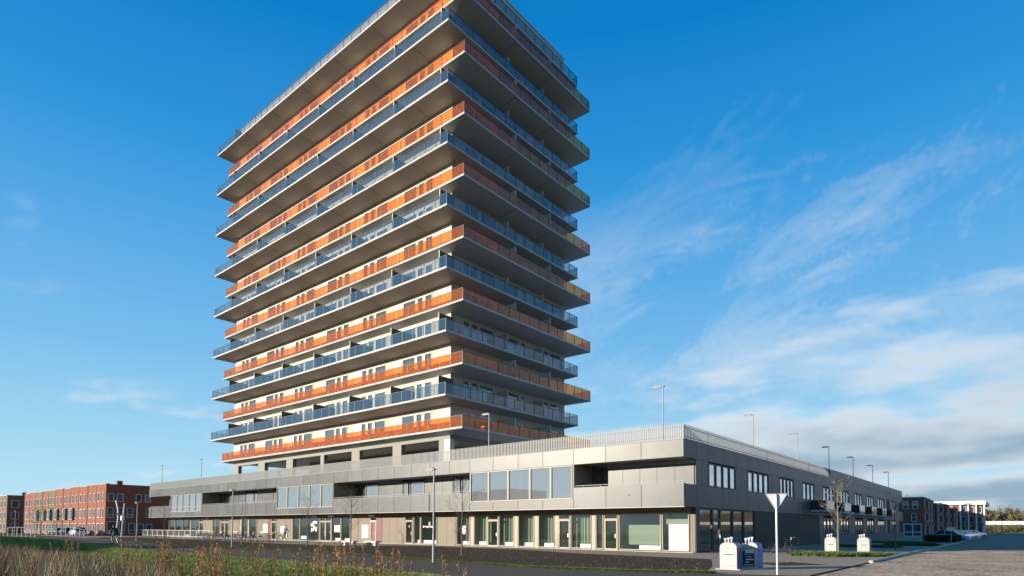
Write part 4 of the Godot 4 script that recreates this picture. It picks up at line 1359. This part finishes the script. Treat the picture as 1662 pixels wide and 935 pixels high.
func young_tree(at: Vector3, h: float, leaves: int, label: String, group: String, wide := 0.28, bark: Material = null) -> void:
	var o := thing("young_tree", label, "tree", at, 0.0, group)
	var trunk := mb()
	var p := Vector3.ZERO
	var tips := []
	var crown := mb()
	for i in 8:
		var q := Vector3(rng.randf_range(-0.03, 0.03), h * (i + 1) / 8.0, rng.randf_range(-0.03, 0.03))
		bar(trunk, p, q, lerpf(0.055, 0.012, i / 8.0), lerpf(0.055, 0.012, (i + 1) / 8.0), 7)
		if i >= 2:
			for k in 4:
				var a := rng.randf() * TAU
				var reach := h * wide * (1.0 - 0.55 * absf(i - 4.0) / 4.0) * rng.randf_range(0.6, 1.1)
				branch(crown, tips, p.lerp(q, rng.randf()), Vector3(cos(a), rng.randf_range(0.5, 1.3), sin(a)).normalized(), reach, 0.009, 2)
		p = q
	var m: Material = bark if bark else M.bark
	put(o, "trunk", trunk.commit(), m)
	put(o, "crown", crown.commit(), m)
	if leaves > 0:
		var lf := mb()
		for i in leaves:
			var t: Vector3 = tips[rng.randi() % tips.size()] + Vector3(rng.randf_range(-0.1, 0.1), rng.randf_range(-0.1, 0.1), rng.randf_range(-0.1, 0.1))
			leaf(lf, t, rng.randf_range(0.04, 0.075), Color(0.34, 0.28, 0.05).lerp(Color(0.2, 0.24, 0.05), rng.randf()))
		var l := put(o, "leaves", lf.commit(), M.leafy)
		l.set_meta("kind", "stuff")

func leaf(st: SurfaceTool, c: Vector3, s: float, col: Color) -> void:
	var b := Basis.from_euler(Vector3(rng.randf() * TAU, rng.randf() * TAU, rng.randf() * TAU)).scaled(Vector3.ONE * s)
	st.set_color(col)
	quad(st, c + b * Vector3(-1, 0, 0), c + b * Vector3(0, 0, 0.6), c + b * Vector3(1, 0.1, 0), c + b * Vector3(0, 0, -0.6))

# a tuft of curved blades, 1 m tall before scaling
func tuft(n: int, width: float, spread: float, lean: float) -> ArrayMesh:
	var st := mb()
	for i in n:
		var a := rng.randf() * TAU
		var base := Vector3(cos(a), 0, sin(a)) * rng.randf() * spread
		var out := Vector3(cos(a + rng.randf_range(-1, 1)), 0, sin(a + rng.randf_range(-1, 1))) * lean * rng.randf_range(0.3, 1.3)
		var h := rng.randf_range(0.55, 1.0)
		var side := Vector3(-sin(a), 0, cos(a)) * width
		var p0 := base
		var p1 := base + out * 0.3 + Vector3(0, h * 0.55, 0)
		var p2 := base + out + Vector3(0, h, 0)
		st.set_color(Color.WHITE)
		quad(st, p0 - side, p1 - side * 0.8, p1 + side * 0.8, p0 + side)
		tri(st, p1 - side * 0.8, p2, p1 + side * 0.8)
	return st.commit()

# tall weed: a thin bent stem with rough seed head
func weed_mesh() -> ArrayMesh:
	var st := mb()
	st.set_color(Color(0.75, 0.6, 0.42))
	var p := Vector3.ZERO
	var d := Vector3(rng.randf_range(-0.12, 0.12), 1, rng.randf_range(-0.12, 0.12)).normalized()
	for i in 5:
		var q := p + d * 0.2
		bar(st, p, q, 0.006, 0.005, 4)
		d = (d + Vector3(rng.randf_range(-0.1, 0.1), 0, rng.randf_range(-0.1, 0.1))).normalized()
		if i > 1:
			for k in 14:
				var c := p.lerp(q, rng.randf()) + Vector3(rng.randf_range(-0.03, 0.03), 0, rng.randf_range(-0.03, 0.03))
				leaf(st, c, rng.randf_range(0.012, 0.026), Color(1.0, 0.62, 0.36).lerp(Color(0.6, 0.33, 0.2), rng.randf()))
			if i < 4:
				st.set_color(Color(0.75, 0.6, 0.42))
				bar(st, q, q + Vector3(rng.randf_range(-0.12, 0.12), 0.14, rng.randf_range(-0.12, 0.12)), 0.004, 0.003, 4)
		st.set_color(Color(0.75, 0.6, 0.42))
		p = q
	return st.commit()

func scatter(called: String, label: String, category: String, meshes: Array, at: Array) -> void:
	# at: [position, height, colour, turn, width]
	for k in meshes.size():
		var mine := []
		for i in range(k, at.size(), meshes.size()):
			mine.append(at[i])
		var mm := MultiMesh.new()
		mm.transform_format = MultiMesh.TRANSFORM_3D
		mm.use_colors = true
		var me: ArrayMesh = meshes[k]
		me.surface_set_material(0, M.leafy)
		mm.mesh = me
		mm.instance_count = mine.size()
		for i in mine.size():
			var q: Array = mine[i]
			mm.set_instance_transform(i, Transform3D(Basis(Vector3.UP, q[3]).scaled(Vector3(q[4], q[1], q[4])), q[0]))
			mm.set_instance_color(i, q[2])
		var mi := MultiMeshInstance3D.new()
		mi.name = numbered(called)
		mi.multimesh = mm
		mi.set_meta("kind", "stuff")
		tag(mi, label, category, called)
		add_child(mi)

func build_plants() -> void:
	young_tree(Vector3(-8.17, 0, 4.2), 4.4, 60, "young tree with a few yellow leaves on the planted island", "", 0.26, M.pale_bark)
	young_tree(Vector3(-9.3, 0, 18.0), 4.2, 14, "thin bare sapling beside the shaded side street", "")
	young_tree(Vector3(39.0, 0, -10.3), 3.7, 0, "pale bare sapling beside the parked bicycles", "", 0.24, M.pale_bark)
	young_tree(Vector3(20.5, 0, -11.3), 4.3, 0, "bare sapling in the soil bed before the red door", "")
	young_tree(Vector3(30.0, 0, -9.0), 4.3, 0, "bare sapling in the soil bed before the double glazed door", "")
	young_tree(Vector3(8.5, 0, -12.0), 4.3, 10, "bare sapling behind the tall slim street lamp", "")
	young_tree(Vector3(66.0, 0, -7.0), 4.6, 0, "bare sapling in front of the left bay window", "")
	for q in [[131.0, -5.5], [136.0, -5.0], [124.0, -4.6]]:
		young_tree(Vector3(q[0], 0, q[1]), 4.4, 500, "small tree with thin autumn leaves before the brick terrace", "small trees before the terrace", 0.4)
	# grass on the verge
	var vn := FastNoiseLite.new()
	vn.seed = 15
	vn.frequency = 0.35
	var at := []
	for i in 26000:
		var x := -6.0 + 96.0 * pow(rng.randf(), 1.6)
		var z := near_edge(x) - 0.1 - 9.0 * rng.randf()
		var patch := vn.get_noise_2d(x * 1.7, z * 1.7 + 50)
		var c := Color(0.15, 0.23, 0.035).lerp(Color(0.29, 0.32, 0.07), clampf(0.5 + patch + rng.randf_range(-0.3, 0.3), 0, 1))
		at.append([Vector3(x, verge_height(x, z, vn) - 0.01, z), rng.randf_range(0.1, 0.24), c, rng.randf() * TAU, rng.randf_range(0.5, 0.9)])
	scatter("grass_blades", "short green grass on the verge between path and reeds", "grass", [tuft(14, 0.012, 0.16, 0.25), tuft(12, 0.014, 0.2, 0.3)], at)
	at = []
	for i in 5200:
		var x := -8.0 + 70.0 * pow(rng.randf(), 1.5)
		var edge := -17.3
		for k in PATH_FAR.size() - 1:
			if x <= PATH_FAR[k][0] and x >= PATH_FAR[k + 1][0]:
				edge = lerpf(PATH_FAR[k][1], PATH_FAR[k + 1][1], (PATH_FAR[k][0] - x) / (PATH_FAR[k][0] - PATH_FAR[k + 1][0]))
		var off := absf(rng.randfn(0, 0.16))
		if vn.get_noise_2d(x * 2.0, 5) < -0.15 and off > 0.08:
			continue
		at.append([Vector3(x, 0, edge + 0.05 + off), rng.randf_range(0.05, 0.14), Color(0.1, 0.17, 0.025).lerp(Color(0.22, 0.24, 0.05), rng.randf()), rng.randf() * TAU, rng.randf_range(0.4, 0.7)])
	scatter("edge_grass", "thin line of fresh grass between the path and the soil bed", "grass", [tuft(12, 0.012, 0.14, 0.3)], at)
	# reeds in the ditch
	at = []
	for i in 15000:
		var x := -9.0 + 84.0 * pow(rng.randf(), 1.35)
		var d := 4.2 + 9.5 * rng.randf()
		var z := near_edge(x) - d
		var front := clampf((d - 5.0) / 5.0, 0, 1)
		var clump := vn.get_noise_2d(x * 2.2 + 90.0, z * 2.2) + 0.5 * vn.get_noise_2d(x * 6.0, z * 6.0 + 30.0)
		if rng.randf() > (0.05 + 0.95 * front) * clampf(0.75 + 1.6 * clump, 0.1, 1.0) or (x < 3.0 and rng.randf() > 0.45):
			continue
		var h := lerpf(0.3, 1.15, front) * rng.randf_range(0.55, 1.1) * clampf(1.0 + 0.9 * clump, 0.5, 1.45)
		var c := Color(0.19, 0.1, 0.048).lerp(Color(0.33, 0.23, 0.125), rng.randf())
		var pick := rng.randf()
		if clump > 0.22 and pick < 0.45:
			c = Color(0.13, 0.05, 0.022).lerp(Color(0.2, 0.09, 0.04), rng.randf())
		elif pick < 0.34:
			c = Color(0.14, 0.2, 0.035).lerp(Color(0.24, 0.26, 0.06), rng.randf())
		elif pick < 0.44:
			c = Color(0.11, 0.042, 0.02)
		elif pick < 0.62:
			c = Color(0.55, 0.45, 0.29)
		at.append([Vector3(x, verge_height(x, z, vn) * 0.4 - 0.15, z), h + 0.15, c, rng.randf() * TAU, rng.randf_range(0.6, 1.0)])
	scatter("reeds", "dry brown reeds and weeds filling the ditch", "reeds", [tuft(15, 0.011, 0.22, 0.4), tuft(12, 0.013, 0.26, 0.6), tuft(18, 0.009, 0.2, 0.35)], at)
	# tall seed stalks standing over them
	at = []
	for cl in [[-2.6, -30.2, 16, 1.35], [-1.6, -30.8, 14, 1.3], [0.4, -30.4, 26, 1.4], [2.2, -30.6, 24, 1.4], [-4.6, -29.6, 22, 1.35], [-5.6, -29.2, 20, 1.3], [-6.6, -29.6, 10, 1.2], [6.0, -29.6, 5, 1.35], [4.0, -31.0, 12, 1.25], [-8.0, -29.4, 6, 1.1], [9.0, -31.5, 14, 1.2], [-3.5, -29.8, 12, 1.3]]:
		for i in cl[2]:
			var x: float = cl[0] + rng.randfn(0, 0.45)
			var z: float = cl[1] + rng.randfn(0, 0.35)
			var t := rng.randf_range(0.7, 1.3)
			at.append([Vector3(x, -0.15, z), cl[3] * rng.randf_range(0.65, 1.1) + 0.1, Color(0.36 * t, 0.27 * t, 0.17 * t), rng.randf() * TAU, rng.randf_range(0.8, 1.3)])
	scatter("weed_stalks", "tall brown seed stalks standing above the reeds", "weeds", [weed_mesh(), weed_mesh(), weed_mesh(), weed_mesh()], at)
	# planted island
	var isl := [Vector2(-5.8, 2.2), Vector2(-8.5, 2.4), Vector2(-10.6, 4.6), Vector2(-10.7, 6.8), Vector2(-9.0, 6.4), Vector2(-6.4, 5.2)]
	structure("planted_island", sheet(isl, 0.012), M.soil)
	at = []
	for i in 900:
		var q := Vector2(rng.randf_range(-10.7, -5.8), rng.randf_range(2.2, 6.8))
		if Geometry2D.is_point_in_polygon(q, PackedVector2Array(isl)):
			at.append([Vector3(q.x, 0, q.y), rng.randf_range(0.15, 0.34), Color(0.09, 0.16, 0.03).lerp(Color(0.2, 0.24, 0.06), rng.randf()), rng.randf() * TAU, rng.randf_range(0.7, 1.2)])
	scatter("ground_cover", "low green ground cover on the planted island", "plants", [tuft(16, 0.022, 0.2, 0.4)], at)
	for q in [[-3.2, 24.0, 5.5], [-6.2, 33.0, 4.5], [-3.4, 44.0, 6.0]]:
		var strip := [Vector2(q[0], q[1]), Vector2(q[0] - q[2], q[1]), Vector2(q[0] - q[2], q[1] + 1.6), Vector2(q[0], q[1] + 1.6)]
		structure("planting_strip", sheet(strip, 0.012), M.soil)
		at = []
		for i in 420:
			at.append([Vector3(q[0] - q[2] * rng.randf(), 0, q[1] + 1.6 * rng.randf()), rng.randf_range(0.14, 0.34), Color(0.08, 0.13, 0.03).lerp(Color(0.17, 0.19, 0.05), rng.randf()), rng.randf() * TAU, rng.randf_range(0.7, 1.2)])
		scatter("strip_plants", "low green plants in a bed beside the shaded side street", "plants", [tuft(14, 0.022, 0.2, 0.4)], at)
	# hedge by the cars
	at = []
	for i in 1600:
		at.append([Vector3(rng.randf_range(-10.9, -7.6), rng.randf_range(0, 0.7), rng.randf_range(53, 58.5)), rng.randf_range(0.2, 0.35), Color(0.03, 0.045, 0.015).lerp(Color(0.06, 0.07, 0.025), rng.randf()), rng.randf() * TAU, 0.8])
	scatter("hedge", "low dark hedge at the near end of the car row", "hedge", [tuft(14, 0.03, 0.2, 0.5)], at)
	# autumn wood far down the street
	var cl := mb()
	for i in 60:
		leaf(cl, Vector3(rng.randfn(0, 0.5), rng.randfn(0, 0.45), rng.randfn(0, 0.5)), rng.randf_range(0.12, 0.26), Color.WHITE)
	at = []
	for i in 420:
		var tx := 45.0 - 330.0 * rng.randf()
		var tz := rng.randf_range(352, 420)
		var th := rng.randf_range(8.0, 12.5)
		var c := Color(0.16, 0.11, 0.045).lerp(Color(0.1, 0.1, 0.035), rng.randf())
		if rng.randf() < 0.12:
			c = Color(0.28, 0.12, 0.035)
		for k in 16:
			var u := rng.randf()
			at.append([Vector3(tx + rng.randfn(0, 1.5), th * (0.25 + 0.75 * u), tz + rng.randfn(0, 1.5)), rng.randf_range(1.2, 2.4), c * rng.randf_range(0.7, 1.2), rng.randf() * TAU, rng.randf_range(1.2, 2.2)])
	for i in 2600:
		at.append([Vector3(20.0 - 300.0 * rng.randf(), rng.randf_range(0.2, 2.4), rng.randf_range(306, 322)), rng.randf_range(0.7, 1.5), Color(0.13, 0.1, 0.04).lerp(Color(0.06, 0.07, 0.025), rng.randf()), rng.randf() * TAU, rng.randf_range(1.0, 2.0)])
	scatter("autumn_wood", "brown and orange autumn wood on the horizon behind the pale barrier", "wood", [cl.commit()], at)

# ---------- bicycles and riders ----------
func bicycle(at: Vector3, turn: float, label: String, group: String, paint: Material, lean := 0.0) -> Node3D:
	var o := thing("bicycle", label, "bicycle", at, turn, group)
	o.rotation.z = lean
	for x in [-0.53, 0.53]:
		var w := Node3D.new()
		w.name = "wheel"
		w.position = Vector3(x, 0.345, 0)
		o.add_child(w, true)
		var ty := mb()
		wheel_ring(ty, Vector3.ZERO, 0.32, 0.022, Vector3.BACK, 20, 5)
		put(w, "tyre", ty.commit(), M.black_rubber)
		var sp := mb()
		for k in 10:
			bar(sp, Vector3.ZERO, Vector3(cos(TAU * k / 10), sin(TAU * k / 10), 0) * 0.31, 0.004, 0.004, 3)
		bar(sp, Vector3(0, 0, -0.05), Vector3(0, 0, 0.05), 0.025)
		put(w, "spokes", sp.commit(), M.chrome)
	var st := mb()
	var bb := Vector3(-0.08, 0.3, 0)
	var seat := Vector3(-0.24, 0.82, 0)
	var head := Vector3(0.38, 0.85, 0)
	for q in [[bb, seat], [bb, head * 0.98], [seat * 0.97, head], [bb, Vector3(-0.53, 0.345, 0)], [seat * 0.9, Vector3(-0.53, 0.345, 0)], [head, Vector3(0.53, 0.345, 0)]]:
		bar(st, q[0], q[1], 0.018)
	put(o, "frame", st.commit(), paint)
	st = mb()
	path_tube(st, [head, Vector3(0.36, 1.05, 0), Vector3(0.3, 1.08, 0.28)], 0.013, 5)
	path_tube(st, [Vector3(0.36, 1.05, 0), Vector3(0.3, 1.08, -0.28)], 0.013, 5)
	put(o, "handlebar", st.commit(), M.chrome)
	st = mb()
	bar(st, seat, seat + Vector3(-0.03, 0.12, 0), 0.014)
	bx(st, seat + Vector3(-0.02, 0.15, 0), Vector3(0.26, 0.06, 0.16))
	put(o, "saddle", st.commit(), M.black_rubber)
	st = mb()
	bx(st, Vector3(-0.5, 0.73, 0), Vector3(0.36, 0.02, 0.14))
	path_tube(st, [Vector3(-0.86, 0.36, 0), Vector3(-0.78, 0.6, 0), Vector3(-0.53, 0.71, 0), Vector3(-0.3, 0.62, 0)], 0.02, 5)
	put(o, "carrier", st.commit(), M.black_metal)
	return o

func sd_bone(p: Vector3, b: Array) -> float:
	var a: Vector3 = b[0]
	var e: Vector3 = b[1]
	var d := e - a
	var t := clampf((p - a).dot(d) / maxf(d.length_squared(), 1e-6), 0, 1)
	return p.distance_to(a + d * t) - lerpf(b[2], b[3], t)

# one continuous body from tapered bones [a, b, radius a, radius b, colour], meshed as surface nets
func body_mesh(bones: Array, cell: float) -> ArrayMesh:
	var lo := Vector3(1e9, 1e9, 1e9)
	var hi := -lo
	for b in bones:
		for k in 2:
			lo = lo.min(b[k] - Vector3.ONE * (b[2 + k] + cell * 2))
			hi = hi.max(b[k] + Vector3.ONE * (b[2 + k] + cell * 2))
	var nx := int((hi.x - lo.x) / cell) + 2
	var ny := int((hi.y - lo.y) / cell) + 2
	var nz := int((hi.z - lo.z) / cell) + 2
	var v := PackedFloat32Array()
	v.resize(nx * ny * nz)
	v.fill(1.0)
	for b in bones:
		var r: float = maxf(b[2], b[3]) + cell * 3
		var l: Vector3 = (b[0].min(b[1]) - Vector3.ONE * r - lo) / cell
		var h: Vector3 = (b[0].max(b[1]) + Vector3.ONE * r - lo) / cell
		for k in range(maxi(0, int(l.z)), mini(nz - 1, int(h.z) + 1) + 1):
			for j in range(maxi(0, int(l.y)), mini(ny - 1, int(h.y) + 1) + 1):
				for i in range(maxi(0, int(l.x)), mini(nx - 1, int(h.x) + 1) + 1):
					var d := sd_bone(lo + Vector3(i, j, k) * cell, b)
					var o := i + nx * (j + ny * k)
					var m := v[o]
					var s := maxf(0.05 - absf(d - m), 0.0) / 0.05
					v[o] = minf(d, m) - s * s * 0.0125
	var at := {}
	var st := mb()
	var pos := PackedVector3Array()
	var col := PackedColorArray()
	for k in nz - 1:
		for j in ny - 1:
			for i in nx - 1:
				var o := i + nx * (j + ny * k)
				var sum := Vector3.ZERO
				var n := 0
				var c8 := [v[o], v[o + 1], v[o + nx], v[o + nx + 1], v[o + nx * ny], v[o + nx * ny + 1], v[o + nx * ny + nx], v[o + nx * ny + nx + 1]]
				for e in [[0, 1], [2, 3], [4, 5], [6, 7], [0, 2], [1, 3], [4, 6], [5, 7], [0, 4], [1, 5], [2, 6], [3, 7]]:
					var a: float = c8[e[0]]
					var b: float = c8[e[1]]
					if (a < 0) != (b < 0):
						var t := a / (a - b)
						var pa := Vector3(e[0] & 1, (e[0] >> 1) & 1, e[0] >> 2)
						var pb := Vector3(e[1] & 1, (e[1] >> 1) & 1, e[1] >> 2)
						sum += pa.lerp(pb, t)
						n += 1
				if n:
					var p := lo + (Vector3(i, j, k) + sum / n) * cell
					at[o] = pos.size()
					pos.append(p)
					var best := 1e9
					var cc := Color.WHITE
					for b in bones:
						var d := sd_bone(p, b)
						if d < best:
							best = d
							cc = b[4]
					col.append(cc)
	var idx := PackedInt32Array()
	for k in range(1, nz - 1):
		for j in range(1, ny - 1):
			for i in range(1, nx - 1):
				var o := i + nx * (j + ny * k)
				for ax in 3:
					var step: int = [1, nx, nx * ny][ax]
					var u: int = [nx, nx * ny, 1][ax]
					var w: int = [nx * ny, 1, nx][ax]
					if (v[o] < 0) != (v[o + step] < 0):
						var q := [at.get(o), at.get(o - u), at.get(o - u - w), at.get(o - w)]
						if null in q:
							continue
						if v[o] < 0:
							q.reverse()
						for t in [0, 1, 2, 0, 2, 3]:
							idx.append(q[t])
	for i in idx:
		st.set_color(col[i])
		st.set_smooth_group(0)
		st.add_vertex(pos[i])
	st.index()
	st.generate_normals()
	return st.commit()

func rider(parent_at: Vector3, turn: float, label: String, coat: Color, legs: Color, pack: bool) -> void:
	var o := thing("person", label, "person", parent_at, turn)
	var skin := Color(0.45, 0.28, 0.2)
	var bones := [
		[Vector3(-0.22, 1.0, 0), Vector3(-0.05, 1.25, 0), 0.15, 0.15, coat], [Vector3(-0.05, 1.25, 0), Vector3(0.06, 1.42, 0), 0.15, 0.14, coat],
		[Vector3(0.05, 1.44, -0.15), Vector3(0.05, 1.44, 0.15), 0.07, 0.07, coat], [Vector3(0.07, 1.46, 0), Vector3(0.12, 1.58, 0), 0.05, 0.05, skin],
		[Vector3(0.14, 1.64, 0), Vector3(0.13, 1.72, 0), 0.085, 0.095, skin], [Vector3(0.235, 1.65, 0), Vector3(0.24, 1.66, 0), 0.016, 0.014, skin]]
	for s in [-1.0, 1.0]:
		bones.append_array([
			[Vector3(0.05, 1.42, 0.19 * s), Vector3(0.18, 1.18, 0.25 * s), 0.06, 0.05, coat], [Vector3(0.18, 1.18, 0.25 * s), Vector3(0.34, 1.1, 0.26 * s), 0.045, 0.036, coat],
			[Vector3(-0.2, 0.98, 0.1 * s), Vector3(0.16, 0.82 + 0.09 * s, 0.11 * s), 0.095, 0.065, legs], [Vector3(0.16, 0.82 + 0.09 * s, 0.11 * s), Vector3(-0.02 + 0.06 * s, 0.34 + 0.12 * s, 0.11 * s), 0.062, 0.042, legs],
			[Vector3(-0.02 + 0.06 * s, 0.3 + 0.12 * s, 0.11 * s), Vector3(0.14 + 0.06 * s, 0.27 + 0.12 * s, 0.12 * s), 0.045, 0.035, Color(0.02, 0.02, 0.02)],
			[Vector3(0.13, 1.65, 0.085 * s), Vector3(0.13, 1.67, 0.1 * s), 0.022, 0.02, skin]])
		# palm, four fingers round the grip, thumb
		bones.append([Vector3(0.34, 1.1, 0.26 * s), Vector3(0.4, 1.1, 0.26 * s), 0.03, 0.028, skin])
		for k in 4:
			bones.append([Vector3(0.4, 1.105, (0.232 + 0.019 * k) * s), Vector3(0.425, 1.065 + 0.004 * k, (0.232 + 0.019 * k) * s), 0.01, 0.009, skin])
		bones.append([Vector3(0.36, 1.095, 0.225 * s), Vector3(0.385, 1.07, 0.215 * s), 0.011, 0.009, skin])
	put(o, "body", body_mesh(bones, 0.026), M.tinted)
	var hair := SphereMesh.new()
	hair.radius = 0.108
	hair.height = 0.2
	hair.radial_segments = 16
	hair.rings = 8
	put(o, "hair", hair, M.hair_dark, Vector3(0.105, 1.74, 0))
	if pack:
		var st := mb()
		bx(st, Vector3(0, 0, 0), Vector3(0.17, 0.42, 0.3), Transform3D(Basis(Vector3.BACK, -0.5), Vector3(-0.24, 1.32, 0)))
		bx(st, Vector3(0, 0, 0), Vector3(0.05, 0.2, 0.22), Transform3D(Basis(Vector3.BACK, -0.5), Vector3(-0.34, 1.24, 0)))
		put(o, "backpack", st.commit(), M.hivis_green)

func build_cycles() -> void:
	var paints := [M.black_metal, M.car_blue, M.black_metal, M.chrome, M.car_silver, M.black_metal, M.door_red]
	for i in 15:
		bicycle(Vector3(61.0 - i * 1.25 + rng.randf_range(-0.2, 0.2), 0, -4.6 + rng.randf_range(-0.3, 0.3)), PI / 2 + rng.randf_range(-0.2, 0.2), "bicycle parked in the crowd of bicycles before the shops", "bicycles parked before the shops", paints[i % 7], rng.randf_range(-0.1, 0.1))
	for q in [[-4.6, 5.0, 0.6], [-5.3, 5.6, 0.9]]:
		bicycle(Vector3(q[0], 0, q[1]), q[2], "bicycle parked by the dark slatted garage front", "bicycles by the garage", M.black_metal, 0.06)
	bicycle(Vector3(48.3, 0, -0.6), PI - 0.2, "bicycle ridden by the person with the green backpack", "", M.chrome)
	rider(Vector3(48.3, 0, -0.6), PI - 0.2, "person with a bright green backpack riding a bicycle by the shops", Color(0.6, 0.6, 0.58), Color(0.03, 0.035, 0.06), true)
	bicycle(Vector3(47.3, 0.01, -18.2), 0.1, "bicycle ridden along the asphalt path by the person in dark clothes", "", M.black_metal)
	rider(Vector3(47.3, 0.01, -18.2), 0.1, "person in dark clothes cycling along the asphalt path", Color(0.02, 0.022, 0.03), Color(0.04, 0.05, 0.08), false)
